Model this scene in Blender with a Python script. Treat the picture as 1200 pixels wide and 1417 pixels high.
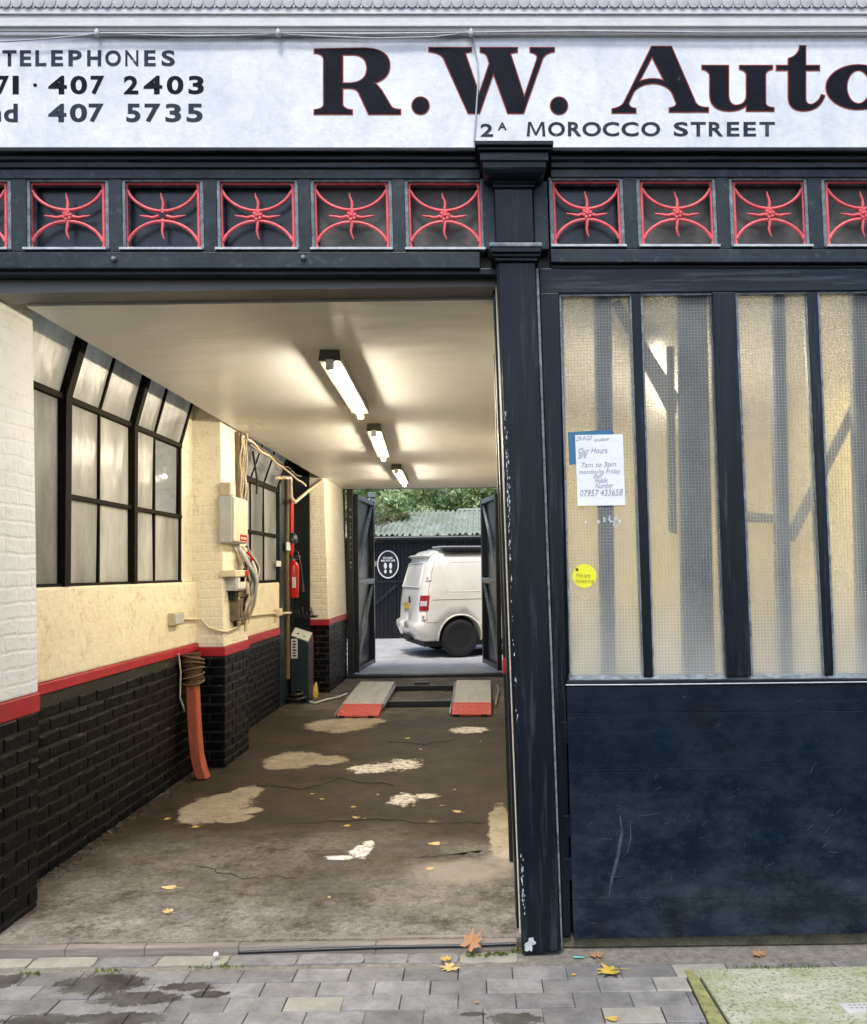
import bpy, bmesh, math, random
from mathutils import Vector, Matrix
rnd = random.Random(7)
scene = bpy.context.scene
for o in list(bpy.data.objects): bpy.data.objects.remove(o)

# ------------------------------------------------------------------ camera
F, PX0, PY0, HZ, RO, CZ = 1200., 662., 735., 790., .014, 1.6
TH = math.atan((HZ - PY0) / F)
_u = Vector((0, -math.sin(TH), math.cos(TH))); _f = Vector((0, math.cos(TH), math.sin(TH))); _r = Vector((1, 0, 0))
_c, _s = math.cos(RO), math.sin(RO)
RR = _c * _r - _s * _u; UU = _s * _r + _c * _u
cd = bpy.data.cameras.new('camera'); cam = bpy.data.objects.new('camera', cd); scene.collection.objects.link(cam)
M = Matrix.Identity(4)
for i in range(3): M[i][0] = RR[i]; M[i][1] = UU[i]; M[i][2] = -_f[i]
M[2][3] = CZ
cam.matrix_world = M
cd.sensor_fit = 'HORIZONTAL'; cd.sensor_width = 36; cd.lens = 36.0
cd.shift_x = (600 - PX0) / 1200; cd.shift_y = (PY0 - 708.5) / 1200
cd.clip_start = .05; cd.clip_end = 600
scene.camera = cam

# ------------------------------------------------------------------ light
SUN_EL, SUN_AZ = math.radians(61), math.radians(190)       # sun behind the camera, overcast
world = bpy.data.worlds.new('World'); scene.world = world; world.use_nodes = True
wn = world.node_tree; bg = wn.nodes['Background']
sky = wn.nodes.new('ShaderNodeTexSky'); sky.sky_type = 'NISHITA'; sky.sun_disc = False
sky.sun_elevation = SUN_EL; sky.sun_rotation = SUN_AZ
sky.air_density = 1.0; sky.dust_density = 2.6; sky.ozone_density = 1.0
wn.links.new(sky.outputs[0], bg.inputs[0]); bg.inputs[1].default_value = .15
sl = bpy.data.lights.new('sun', 'SUN'); sl.energy = 1.4; sl.angle = math.radians(11); sl.color = (1, .97, .93)
sun = bpy.data.objects.new('sun', sl); scene.collection.objects.link(sun)
_d = Vector((math.sin(SUN_AZ) * math.cos(SUN_EL), math.cos(SUN_AZ) * math.cos(SUN_EL), math.sin(SUN_EL)))
sun.rotation_euler = _d.to_track_quat('Z', 'Y').to_euler(); sun.location = (0, 0, 20)
TUBE = 112.0
vs = scene.view_settings
scene.display_settings.display_device = 'sRGB'
vs.view_transform = 'Standard'; vs.look = 'None'; vs.gamma = 1; vs.use_curve_mapping = False; vs.exposure = 0.85
cy = scene.cycles
cy.use_denoising = True
try: cy.denoiser = 'OPENIMAGEDENOISE'
except Exception: pass
cy.max_bounces = 10; cy.diffuse_bounces = 5; cy.glossy_bounces = 4; cy.transmission_bounces = 8; cy.transparent_max_bounces = 12
cy.caustics_reflective = False; cy.sample_clamp_indirect = 6

# ------------------------------------------------------------------ measuring
def ray(x, y):
    a = (x - PX0) / F; b = -(y - PY0) / F
    return _f + a * RR + b * UU
def PY(x, y, Y):
    d = ray(x, y); t = Y / d.y; return Vector((d.x * t, Y, CZ + d.z * t))
def PZ(x, y, Z=0.0):
    d = ray(x, y); t = (Z - CZ) / d.z; return Vector((d.x * t, d.y * t, Z))
def PX(x, y, X):
    d = ray(x, y); t = X / d.x; return Vector((X, d.y * t, CZ + d.z * t))
def lean(x): return .0093 + (x - 45) * 3.62e-5
def slope(y): return 0 if y < 350 else -1.7e-5 * (y - 350)
def fpt(xt, yt, xr, yr):            # old front leans a little: x given at height yt, wanted at yr
    return xt + (yr - yt) * lean(xt), yr + slope(yr) * (xt - 700)

YF = 3.72                 # plane of the shop front
FZ = .04                  # level of the passage floor
CE = 2.85                 # ceiling
# ------------------------------------------------------------------ mesh helpers
C = scene.collection
class MB:
    def __init__(s): s.v = []; s.f = []; s.sm = []
    def add(s, vs, fs, sm=False):
        n = len(s.v); s.v += [tuple(p) for p in vs]
        for f in fs: s.f.append(tuple(i + n for i in f)); s.sm.append(sm)
    def hexa(s, p): s.add(p, [(0, 3, 2, 1), (4, 5, 6, 7), (0, 1, 5, 4), (1, 2, 6, 5), (2, 3, 7, 6), (3, 0, 4, 7)])
    def box(s, x0, x1, y0, y1, z0, z1):
        s.hexa([(x0, y0, z0), (x1, y0, z0), (x1, y1, z0), (x0, y1, z0), (x0, y0, z1), (x1, y0, z1), (x1, y1, z1), (x0, y1, z1)])
    def prism(s, pts, d):           # polygon + extrusion vector
        n = len(pts); d = Vector(d); a = [Vector(p) for p in pts]
        s.add(a + [p + d for p in a], [tuple(range(n)), tuple(range(2 * n - 1, n - 1, -1))] + [(i, i + n, (i + 1) % n + n, (i + 1) % n) for i in range(n)])
    def fpoly(s, px, Yf, Yb): s.prism([PY(x, y, Yf) for x, y in px], (0, Yb - Yf, 0))
    def fq(s, x0, x1, y0, y1, Yf, Yb):
        s.fpoly([fpt(x0, y0, x0, y0), fpt(x1, y0, x1, y0), fpt(x1, y0, x1, y1), fpt(x0, y0, x0, y1)], Yf, Yb)
    def bevq(s, x0, x1, y0, y1, Yf, Yb, dx, dy):   # front smaller than the back: a splayed moulding
        q = lambda a0, a1, b0, b1, Y: [PY(*fpt(a0, b0, a0, b0), Y), PY(*fpt(a1, b0, a1, b0), Y), PY(*fpt(a1, b0, a1, b1), Y), PY(*fpt(a0, b0, a0, b1), Y)]
        a = q(x0 + dx, x1 - dx, y0 + dy, y1 - dy, Yf); b = q(x0, x1, y0, y1, Yb)
        s.add(a + b, [(0, 1, 2, 3), (7, 6, 5, 4), (0, 4, 5, 1), (1, 5, 6, 2), (2, 6, 7, 3), (3, 7, 4, 0)])
    def tube(s, pts, r, n=7, cap=True):
        pts = [Vector(p) for p in pts]; m = len(pts); rs = r if isinstance(r, (list, tuple)) else [r] * m
        vs = []; up = None
        for i, p in enumerate(pts):
            t = (pts[min(i + 1, m - 1)] - pts[max(i - 1, 0)])
            t = t.normalized() if t.length > 1e-9 else Vector((0, 0, 1))
            if up is None: up = t.orthogonal().normalized()
            up = (up - t * up.dot(t)); up = up.normalized() if up.length > 1e-6 else t.orthogonal().normalized()
            b = t.cross(up)
            for k in range(n):
                a = 2 * math.pi * k / n; vs.append(p + (up * math.cos(a) + b * math.sin(a)) * rs[i])
        fs = [(i * n + k, i * n + (k + 1) % n, (i + 1) * n + (k + 1) % n, (i + 1) * n + k) for i in range(m - 1) for k in range(n)]
        s.add(vs, fs, True)
        if cap: s.add(vs[:n], [tuple(range(n - 1, -1, -1))]); s.add(vs[-n:], [tuple(range(n))])
    def lathe(s, prof, base, axis=(0, 0, 1), n=20):
        base = Vector(base); ax = Vector(axis).normalized(); a = ax.orthogonal().normalized(); b = ax.cross(a); m = len(prof)
        vs = [base + ax * h + (a * math.cos(2 * math.pi * k / n) + b * math.sin(2 * math.pi * k / n)) * r for r, h in prof for k in range(n)]
        s.add(vs, [(i * n + k, i * n + (k + 1) % n, (i + 1) * n + (k + 1) % n, (i + 1) * n + k) for i in range(m - 1) for k in range(n)], True)
        s.add(vs[:n], [tuple(range(n - 1, -1, -1))]); s.add(vs[-n:], [tuple(range(n))])
    def mesh(s, name):
        me = bpy.data.meshes.new(name); me.from_pydata(s.v, [], s.f)
        me.polygons.foreach_set('use_smooth', s.sm); me.update()
        bm = bmesh.new(); bm.from_mesh(me); bmesh.ops.recalc_face_normals(bm, faces=bm.faces); bm.to_mesh(me); bm.free()
        return me
    def build(s, name, mat, parent=None, bev=0, **kw):
        return link(name, s.mesh(name), mat, parent, bev, **kw)
def link(name, me, mat, parent=None, bev=0, **kw):
    o = bpy.data.objects.new(name, me); C.objects.link(o)
    if mat and not me.materials: me.materials.append(mat)
    if parent:
        o.parent = parent; o.matrix_parent_inverse = wm(parent).inverted()
    if bev:
        b = o.modifiers.new('bevel', 'BEVEL'); b.width = bev; b.segments = 2; b.limit_method = 'ANGLE'; b.angle_limit = math.radians(35)
    for k, v in kw.items(): o[k] = v
    return o
def wm(o):
    m = Matrix.LocRotScale(o.location, o.rotation_euler, o.scale)
    return (wm(o.parent) @ o.matrix_parent_inverse @ m) if o.parent else m
def thing(name, label, cat, loc=(0, 0, 0), group=None, rot=(0, 0, 0)):
    o = bpy.data.objects.new(name, None); C.objects.link(o); o.location = loc; o.rotation_euler = rot; o.empty_display_size = .1
    return tag(o, label, cat, group)
def tag(o, label, cat, group=None):
    o['label'] = label; o['category'] = cat
    if group: o['group'] = group
    return o
def local(name, mb, mat, parent, **kw):          # mesh given in the parent's own coordinates
    o = mb.build(name, mat, None, **kw); o.parent = parent; return o

# ------------------------------------------------------------------ materials
def newmat(name):
    m = bpy.data.materials.new(name); m.use_nodes = True; nt = m.node_tree; p = nt.nodes['Principled BSDF']; return m, nt, p
def nd(nt, t, **kw):
    n = nt.nodes.new('ShaderNode' + t)
    for k, v in kw.items(): setattr(n, k, v)
    return n
def noise(nt, scale, detail=6, rough=.6, stretch=None, coord='Object', off=0.):
    tc = nd(nt, 'TexCoord'); n = nd(nt, 'TexNoise'); n.inputs['Scale'].default_value = scale; n.inputs['Detail'].default_value = detail; n.inputs['Roughness'].default_value = rough
    mp = nd(nt, 'Mapping'); mp.inputs['Location'].default_value = (off, off * .7, off * 1.3)
    if stretch: mp.inputs['Scale'].default_value = stretch
    if coord == 'World': g = nd(nt, 'NewGeometry'); nt.links.new(g.outputs['Position'], mp.inputs[0])
    else: nt.links.new(tc.outputs['Object'], mp.inputs[0])
    nt.links.new(mp.outputs[0], n.inputs['Vector']); return n.outputs['Fac']
def ramp(nt, fac, stops):
    r = nd(nt, 'ValToRGB'); e = r.color_ramp.elements
    while len(e) < len(stops): e.new(.5)
    for k, (p, c) in zip(e, stops):
        k.position = p; k.color = (c, c, c, 1) if isinstance(c, (int, float)) else (*c, 1)
    nt.links.new(fac, r.inputs[0]); return r.outputs[0]
def mix(nt, fac, a, b, mode='MIX'):
    m = nd(nt, 'Mix', data_type='RGBA', blend_type=mode)
    for i, v in ((0, fac), (6, a), (7, b)):
        if isinstance(v, (int, float)): m.inputs[i].default_value = v
        elif isinstance(v, tuple): m.inputs[i].default_value = (*v, 1)
        else: nt.links.new(v, m.inputs[i])
    return m.outputs[2]
def math_(nt, op, a, b=0., c=None):
    m = nd(nt, 'Math', operation=op)
    for i, v in enumerate((a, b) if c is None else (a, b, c)):
        if isinstance(v, (int, float)): m.inputs[i].default_value = v
        else: nt.links.new(v, m.inputs[i])
    return m.outputs[0]
def bump(nt, p, h, st=.3, dist=.01):
    b = nd(nt, 'Bump'); b.inputs['Strength'].default_value = st; b.inputs['Distance'].default_value = dist
    nt.links.new(h, b.inputs['Height']); nt.links.new(b.outputs[0], p.inputs['Normal'])
def setp(p, rough=.6, metal=0, spec=None):
    p.inputs['Roughness'].default_value = rough; p.inputs['Metallic'].default_value = metal
    if spec is not None: p.inputs['Specular IOR Level'].default_value = spec
def pm(name, c1, c2=None, scale=6, rough=.6, bst=.25, bsc=None, metal=0, rvar=0, spots=None, stretch=None, rand=0, spec=None, dist=.01, coord='Object'):
    """two tones in a noise, optional specks (threshold, colour, scale) and a fine bump"""
    m, nt, p = newmat(name); setp(p, rough, metal, spec)
    c2 = c2 or tuple(x * .75 for x in c1)
    col = ramp(nt, noise(nt, scale, 10, .78, stretch, coord), [(.36, c2), (.64, c1)])
    if spots:
        th, sc_, ss = spots[0], spots[1], spots[2]
        col = mix(nt, ramp(nt, noise(nt, ss, 8, .8, spots[3] if len(spots) > 3 else None, coord, 5.), [(th, 0.), (th + .05, 1.)]), col, sc_)
    if rand:
        oi = nd(nt, 'ObjectInfo'); r = math_(nt, 'MULTIPLY_ADD', oi.outputs['Random'], rand, 1 - rand / 2)
        vm = nd(nt, 'VectorMath', operation='SCALE'); nt.links.new(col, vm.inputs[0]); nt.links.new(r, vm.inputs['Scale']); col = vm.outputs[0]
    nt.links.new(col, p.inputs['Base Color'])
    if rvar:
        nt.links.new(ramp(nt, noise(nt, scale * 1.7, 6, .6, stretch, coord, 9.), [(.3, rough - rvar), (.7, rough + rvar)]), p.inputs['Roughness'])
    if bst: bump(nt, p, noise(nt, bsc or scale * 6, 6, .65, stretch, coord, 2.), bst, dist)
    return m
MT = {}
NAVY = (.0075, .0145, .024)
MT['navy'] = pm('navy_gloss_paint', (.0032, .0105, .021), (.0015, .0045, .010), 3.5, .3, .25, 45, rvar=.12, spots=(.70, (.06, .08, .10), 60), dist=.004, spec=.3)
def dusty(m):
    nt = m.node_tree; p = nt.nodes['Principled BSDF']; src = p.inputs['Base Color'].links[0].from_socket
    g = nd(nt, 'NewGeometry'); sp = nd(nt, 'SeparateXYZ'); nt.links.new(g.outputs['Position'], sp.inputs[0])
    d = math_(nt, 'MULTIPLY_ADD', sp.outputs[2], -.75, .95)
    a = math_(nt, 'MULTIPLY', ramp(nt, noise(nt, 5, 12, .82, (.6, 1, 1), 'World', 3.), [(.44, 0.), (.64, 1.)]), d)
    c = mix(nt, math_(nt, 'MAXIMUM', math_(nt, 'MULTIPLY', a, .75), 0.), src, (.042, .060, .078))
    c = mix(nt, ramp(nt, noise(nt, 3, 12, .85, (.06, 1, 6), 'World', 8.), [(.54, 0.), (.70, .6)]), c, (.02, .032, .044))
    nt.links.new(c, p.inputs['Base Color'])
dusty(MT['navy'])
def worn(m, stretch, th, colr):
    nt = m.node_tree; p = nt.nodes['Principled BSDF']; src = p.inputs['Base Color'].links[0].from_socket
    c = mix(nt, ramp(nt, noise(nt, 34, 8, .75, stretch, 'World', 61.), [(th, 0.), (th + .12, .8)]), src, colr)
    c = mix(nt, ramp(nt, noise(nt, 5, 8, .7, stretch, 'World', 67.), [(.52, 0.), (.74, .7)]), c, tuple(x * .7 for x in colr))
    nt.links.new(c, p.inputs['Base Color'])
MT['navy_v'] = pm('navy_paint_brushed_upright', (.006, .010, .0155), (.002, .004, .008), 4, .3, .4, 22, rvar=.1, stretch=(1, 1, .08), spots=(.70, (.15, .16, .16), 42, (1, 1, .45)), dist=.004, spec=.28)
MT['navy_h'] = pm('navy_paint_brushed_level', (.006, .011, .016), (.002, .005, .009), 4, .3, .3, 22, rvar=.1, stretch=(.08, 1, 1), spots=(.71, (.15, .16, .16), 40), dist=.004, spec=.28)
MT['frieze'] = pm('weathered_blue_grey_paint', (.022, .036, .044), (.008, .014, .019), 6, .42, .3, 40, rvar=.12, spots=(.68, (.12, .135, .135), 35), dist=.004, spec=.3)
worn(MT['navy_v'], (1, 1, .05), .54, (.036, .048, .060)); worn(MT['navy_h'], (.05, 1, 1), .52, (.042, .052, .062)); worn(MT['frieze'], (.5, 1, .5), .55, (.07, .088, .098))
MT['bead'] = pm('worn_and_lit_pale_paint', (.62, .66, .68), (.34, .38, .42), 14, .5, .3, 60, spots=(.66, (.07, .08, .09), 30))  # pale chips, and highlights of light-catching edges put into the colour
MT['bead_dark'] = pm('worn_and_lit_bead_paint', (.26, .30, .33), (.05, .07, .085), 22, .4, .3, 60, spots=(.62, (.4, .42, .44), 28, (1, 1, .25)))  # pale wear, with edge highlights put into the colour too
MT['panel_dark'] = pm('dusty_dark_glass', (.012, .022, .032), (.006, .011, .017), 3, .28, .1, 30, rvar=.1)
MT['panel_dust'] = pm('dusty_taupe_board', (.11, .105, .092), (.045, .046, .044), 7, .6, .15, 40, spots=(.62, (.03, .034, .04), 6))
MT['red_iron'] = pm('faded_red_iron_paint', (.86, .15, .165), (.62, .08, .095), 16, .42, .3, 70, spots=(.70, (.6, .28, .25), 30))
def m_sign():
    m, nt, p = newmat('painted_sign_white'); setp(p, .45)
    a = ramp(nt, noise(nt, 2.2, 11, .78), [(.36, (.60, .64, .68)), (.66, (.85, .86, .85))])
    a = mix(nt, ramp(nt, noise(nt, 6, 11, .8, (1, 1, .5), off=3), [(.48, 0.), (.64, .8)]), a, (.54, .58, .64))
    a = mix(nt, ramp(nt, noise(nt, 30, 8, .75, off=7), [(.66, 0.), (.70, .75)]), a, (.40, .41, .44))
    nt.links.new(a, p.inputs['Base Color']); bump(nt, p, noise(nt, 28, 8, .65), .35, .006); return m
MT['sign'] = m_sign()
def m_letter(name, c, wear, th):
    m, nt, p = newmat(name); setp(p, .55, 0, .06)
    a = ramp(nt, noise(nt, 12, 6, .6), [(.3, c), (.7, tuple(x * 1.8 for x in c))])
    a = mix(nt, ramp(nt, noise(nt, 26, 8, .75, (1, 1, .6), off=4), [(th, 0.), (th + .06, .9)]), a, wear)
    nt.links.new(a, p.inputs['Base Color']); bump(nt, p, noise(nt, 50, 6, .7), .35, .004); return m
MT['letter'] = m_letter('letter_black', (.006, .007, .012), (.4, .42, .46), .66)
MT['letter_grey'] = m_letter('letter_faded_grey', (.024, .032, .046), (.55, .6, .66), .61)
MT['letter_red'] = m_letter('letter_red_edge', (.20, .045, .035), (.4, .3, .3), .66)
MT['stone_grey'] = pm('grey_painted_stone', (.70, .70, .69), (.56, .56, .57), 5, .6, .35, 30, spots=(.72, (.22, .22, .23), 22), dist=.006)
MT['scallop'] = pm('grey_painted_scallop', (.58, .58, .60), (.44, .44, .47), 20, .6, .3, 60)
MT['cable_white'] = pm('painted_cable', (.55, .56, .57), (.36, .37, .38), 30, .5, .2)
MT['soffit'] = pm('grey_soffit_board', (.17, .165, .155), (.125, .12, .115), 2, .45, .1, 20, stretch=(.3, 1, 1))
def m_ceiling():
    m, nt, p = newmat('glossy_cream_ceiling'); setp(p, .3, 0, .3)
    a = ramp(nt, noise(nt, .9, 3, .5, (1, .5, 1)), [(.3, (.66, .65, .61)), (.7, (.75, .74, .70))])
    nt.links.new(a, p.inputs['Base Color'])
    nt.links.new(ramp(nt, noise(nt, 1.2, 2, .5, (.5, 1, 1), off=3), [(.25, .30), (.75, .45)]), p.inputs['Roughness'])
    bump(nt, p, noise(nt, 2.2, 3, .5, (.8, 1.5, 1), off=1), .35, .03); return m
MT['ceiling'] = m_ceiling()
def m_wall(name, c1, c2, c3, brick=True):
    m, nt, p = newmat(name); setp(p, .5)
    a = ramp(nt, noise(nt, 2.0, 10, .78), [(.36, c2), (.64, c1)])
    a = mix(nt, ramp(nt, noise(nt, 13, 9, .8, off=4), [(.53, 0.), (.68, .85)]), a, c3)
    a = mix(nt, ramp(nt, noise(nt, 24, 9, .8, off=8), [(.70, 0.), (.725, .9)]), a, (.10, .085, .06))
    nt.links.new(a, p.inputs['Base Color'])
    g = nd(nt, 'NewGeometry'); sp = nd(nt, 'SeparateXYZ'); nt.links.new(g.outputs['Position'], sp.inputs[0])
    cb = nd(nt, 'CombineXYZ'); nt.links.new(math_(nt, 'ADD', sp.outputs[0], sp.outputs[1]), cb.inputs[0]); nt.links.new(sp.outputs[2], cb.inputs[1])
    bt = nd(nt, 'TexBrick'); bt.inputs['Scale'].default_value = 1; bt.inputs['Brick Width'].default_value = .225; bt.inputs['Row Height'].default_value = .075
    bt.inputs['Mortar Size'].default_value = .012; bt.inputs['Mortar Smooth'].default_value = .8; bt.inputs['Color1'].default_value = (1, 1, 1, 1); bt.inputs['Color2'].default_value = (.8, .8, .8, 1); bt.inputs['Mortar'].default_value = (0, 0, 0, 1)
    dn = nd(nt, 'TexNoise'); dn.inputs['Scale'].default_value = 5; dn.inputs['Detail'].default_value = 3; nt.links.new(g.outputs['Position'], dn.inputs['Vector'])
    dv = nd(nt, 'VectorMath', operation='MULTIPLY_ADD'); nt.links.new(dn.outputs['Color'], dv.inputs[0]); dv.inputs[1].default_value = (.05, .035, 0); nt.links.new(cb.outputs[0], dv.inputs[2]); nt.links.new(dv.outputs[0], bt.inputs['Vector'])
    n = noise(nt, 17, 9, .7, off=2); h = math_(nt, 'MULTIPLY_ADD', bt.outputs['Color'], .22 if brick else .05, n)
    bump(nt, p, h, .75, .014); return m
MT['cream'] = m_wall('cream_painted_brick', (.87, .82, .67), (.80, .73, .56), (.56, .46, .30))
MT['cream_render'] = m_wall('cream_lumpy_render', (.87, .79, .61), (.78, .68, .48), (.46, .35, .20), False)
MT['bay_cream'] = m_wall('yellow_cream_painted_brick', (.84, .77, .47), (.78, .70, .40), (.5, .43, .24))
MT['white_brick'] = m_wall('white_painted_brick', (.86, .87, .88), (.80, .81, .82), (.68, .67, .64))
MT['red_band'] = pm('red_band_paint', (.46, .018, .034), (.30, .010, .022), 9, .4, .35, 40, spots=(.72, (.45, .30, .22), 30))
MT['black_brick'] = pm('black_gloss_brick', (.0042, .005, .007), (.0015, .0018, .003), 9, .34, .7, 22, rvar=.12, rand=.6, spots=(.64, (.10, .088, .06), 26), dist=.008, coord='World', spec=.13)  # pale specks stand for chips and for glints put into the colour
MT['mortar'] = pm('grimy_black_mortar', (.010, .009, .008), (.004, .004, .004), 8, .6, .6, 40, spots=(.58, (.15, .12, .075), 7), dist=.012, coord='World')
MT['rubble'] = pm('crumbled_mortar_foot', (.15, .125, .085), (.02, .018, .014), 16, .85, .8, 40, dist=.02)
def marks(nt, spots, z, amp, sc_, edge=.12):
    """mask of ragged worn shapes lying at given spots of the ground"""
    g = nd(nt, 'NewGeometry'); nz = noise(nt, sc_, 12, .84, coord='World', off=31); nz = math_(nt, 'MULTIPLY_ADD', nz, amp, -.5 * amp); out = None
    for (cx, cy, w, h, *sk) in spots:
        c = PZ(cx, cy, z); a = abs(PZ(cx + w, cy, z).x - c.x); e = abs(PZ(cx, cy - h, z).y - PZ(cx, cy + h, z).y) / 2
        v = nd(nt, 'VectorMath', operation='SUBTRACT'); nt.links.new(g.outputs['Position'], v.inputs[0]); v.inputs[1].default_value = c
        v2 = nd(nt, 'VectorMath', operation='MULTIPLY'); nt.links.new(v.outputs[0], v2.inputs[0]); v2.inputs[1].default_value = (1 / a, 1 / e, 0)
        ln = nd(nt, 'VectorMath', operation='LENGTH'); nt.links.new(v2.outputs[0], ln.inputs[0])
        d = math_(nt, 'ADD', ln.outputs['Value'], nz); out = d if out is None else math_(nt, 'MINIMUM', out, d)
    return ramp(nt, math_(nt, 'MULTIPLY', out, .5), [(.5 - edge / 2, 1.), (.5, 0.)])
def m_floor():
    m, nt, p = newmat('oily_brown_concrete'); setp(p, .6, 0, .12)
    g = nd(nt, 'NewGeometry'); sp = nd(nt, 'SeparateXYZ'); nt.links.new(g.outputs['Position'], sp.inputs[0])
    base = ramp(nt, noise(nt, 1.6, 12, .8, coord='World'), [(.36, (.10, .092, .08)), (.62, (.31, .29, .255))])
    fine = ramp(nt, noise(nt, 40, 8, .8, coord='World', off=3), [(.33, .45), (.7, 1.3)])
    base = mix(nt, 1., base, fine, 'MULTIPLY')
    # oil-soaked run across the middle of the passage
    w = math_(nt, 'MULTIPLY_ADD', noise(nt, 1.1, 7, .65, (.5, 1, 1), 'World', 6.), 3.2, sp.outputs[1])
    oil = ramp(nt, math_(nt, 'DIVIDE', w, 16.), [(.345, 0.), (.44, .92), (.68, .92), (.76, .35)])
    base = mix(nt, oil, base, ramp(nt, noise(nt, 2.6, 12, .82, coord='World', off=21), [(.36, (.006, .004, .002)), (.6, (.050, .035, .020))]))
    base = mix(nt, ramp(nt, noise(nt, 3.8, 12, .82, coord='World', off=11), [(.50, 0.), (.62, .85)]), base, (.035, .027, .018))
    base = mix(nt, ramp(nt, noise(nt, 70, 6, .8, coord='World', off=13), [(.72, 0.), (.745, .8)]), base, (.5, .46, .38))
    # thin wandering cracks
    tan = marks(nt, [(300, 1116, 46, 24), (338, 1098, 26, 11), (272, 1128, 26, 13), (345, 1122, 18, 5), (408, 1052, 42, 13), (455, 1052, 30, 7), (385, 1060, 24, 6), (322, 1132, 30, 7), (470, 1003, 50, 10), (505, 998, 30, 5), (694, 1150, 20, 42)], FZ, 1.7, 4.5, .16)
    base = mix(nt, math_(nt, 'MULTIPLY', tan, .85), base, ramp(nt, noise(nt, 5, 12, .85, coord='World', off=17), [(.34, (.22, .18, .12)), (.64, (.46, .41, .31))]))
    base = mix(nt, ramp(nt, noise(nt, 19, 9, .8, coord='World', off=19), [(.56, 0.), (.66, .8)]), base, (.05, .036, .022))
    wh = marks(nt, [(558, 1106, 20, 9), (588, 1102, 18, 4), (500, 1178, 16, 9), (510, 1168, 8, 5), (470, 1187, 22, 3), (515, 1063, 34, 7), (558, 1058, 26, 8), (650, 1010, 26, 5)], FZ, 3.4, 9., .22)
    base = mix(nt, wh, base, ramp(nt, noise(nt, 16, 12, .85, coord='World', off=23), [(.42, (.22, .19, .15)), (.52, (.70, .68, .62))]))
    gr_ = marks(nt, [(640, 1206, 90, 20), (700, 1190, 40, 16)], FZ, 1.2, 3., .5)
    base = mix(nt, math_(nt, 'MULTIPLY', gr_, .6), base, (.34, .31, .26))
    nt.links.new(base, p.inputs['Base Color'])
    nt.links.new(ramp(nt, oil, [(0., .75), (1., .45)]), p.inputs['Roughness'])
    bump(nt, p, noise(nt, 14, 12, .82, coord='World'), .8, .012); return m
MT['floor'] = m_floor()
MT['patch'] = pm('pale_tan_repair_concrete', (.42, .35, .23), (.27, .22, .14), 9, .85, .7, 60, spots=(.62, (.14, .11, .07), 14), dist=.008)
MT['spill'] = pm('white_paint_spill', (.72, .69, .62), (.45, .41, .34), 12, .7, .4, 50, spots=(.60, (.08, .065, .045), 18))
MT['crack'] = pm('dark_crack', (.012, .010, .008), None, 20, .9, 0)
MT['paver'] = pm('blue_grey_paver', (.262, .256, .248), (.125, .123, .120), 8, .68, .45, 50, rand=.5, spots=(.66, (.40, .40, .40), 46), dist=.008, coord='World', spec=.2)
def paver_marks(m):
    nt = m.node_tree; p = nt.nodes['Principled BSDF']; src = p.inputs['Base Color'].links[0].from_socket
    mk = marks(nt, [(190, 1382, 60, 10), (140, 1362, 60, 14), (262, 1366, 40, 6), (60, 1412, 60, 9), (160, 1410, 70, 10), (5, 1358, 26, 9), (290, 1376, 26, 5), (715, 1410, 40, 9), (655, 1404, 18, 3)], .0, 2.7, 21., .05)
    c = mix(nt, math_(nt, 'MULTIPLY', mk, .95), src, (.03, .025, .02)); 
    c = mix(nt, ramp(nt, noise(nt, 3.0, 9, .7, coord='World', off=51), [(.42, 0.), (.70, .65)]), c, (.17, .165, .15))
    nt.links.new(c, p.inputs['Base Color'])
MT['paver_pale'] = pm('pale_buff_paver', (.36, .35, .28), (.24, .235, .20), 9, .75, .4, 50, rand=.25, dist=.006, coord='World')
paver_marks(MT['paver']); paver_marks(MT['paver_pale'])
MT['joint'] = pm('paver_joint_dirt', (.030, .029, .026), (.012, .012, .011), 20, .95, .5)
MT['dirt'] = pm('gritty_dirt', (.24, .225, .185), (.11, .10, .08), 22, .9, .7, 60, spots=(.66, (.42, .40, .35), 16))
MT['kerb'] = pm('worn_timber_sill', (.25, .22, .185), (.09, .075, .062), 7, .6, .5, 40, stretch=(.1, 1, 1))
MT['moss'] = pm('moss', (.21, .26, .03), (.07, .10, .015), 30, .95, .9, 90, dist=.015)
MT['yellow_moss'] = pm('yellow_painted_frame', (.34, .34, .13), (.14, .15, .06), 22, .85, .8, 60, spots=(.58, (.07, .07, .05), 18))
MT['mossy_slab'] = pm('mossy_concrete_slab', (.54, .53, .46), (.25, .29, .12), 3.2, .9, 1., 120, spots=(.53, (.17, .18, .09), 64), dist=.008)
MT['oil'] = pm('damp_oil_stain', (.085, .078, .068), (.045, .040, .034), 14, .5, .4, 60)
MT['sill'] = pm('mossy_stone_sill', (.15, .135, .085), (.05, .05, .03), 14, .85, .6, 60)
MT['asphalt'] = pm('yard_concrete', (.50, .50, .49), (.34, .34, .34), 2.5, .75, .5, 60, dist=.008)
MT['road'] = pm('road_asphalt', (.06, .06, .06), (.04, .04, .04), 6, .85, .4, 80)
MT['steel_black'] = pm('black_steel_paint', (.010, .013, .016), (.006, .008, .010), 8, .35, .2, 40, spots=(.73, (.12, .12, .12), 40))
MT['steel_blue'] = pm('blue_black_sheet', (.015, .028, .042), (.008, .014, .021), 3, .3, .15, 20)
MT['gate_blue'] = pm('dusty_blue_gate_steel', (.045, .075, .095), (.02, .036, .048), 4, .6, .2)
MT['steel_edge'] = pm('pale_worn_steel', (.30, .36, .38), (.12, .15, .17), 14, .45, .2)
MT['win_frame'] = pm('rusty_black_window_bar', (.0035, .0032, .003), (.014, .010, .007), 26, .6, .8, 90, spec=.08)
MT['corr_black'] = pm('black_corrugated_sheet', (.008, .0105, .013), (.005, .006, .008), 5, .4, .15)
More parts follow.
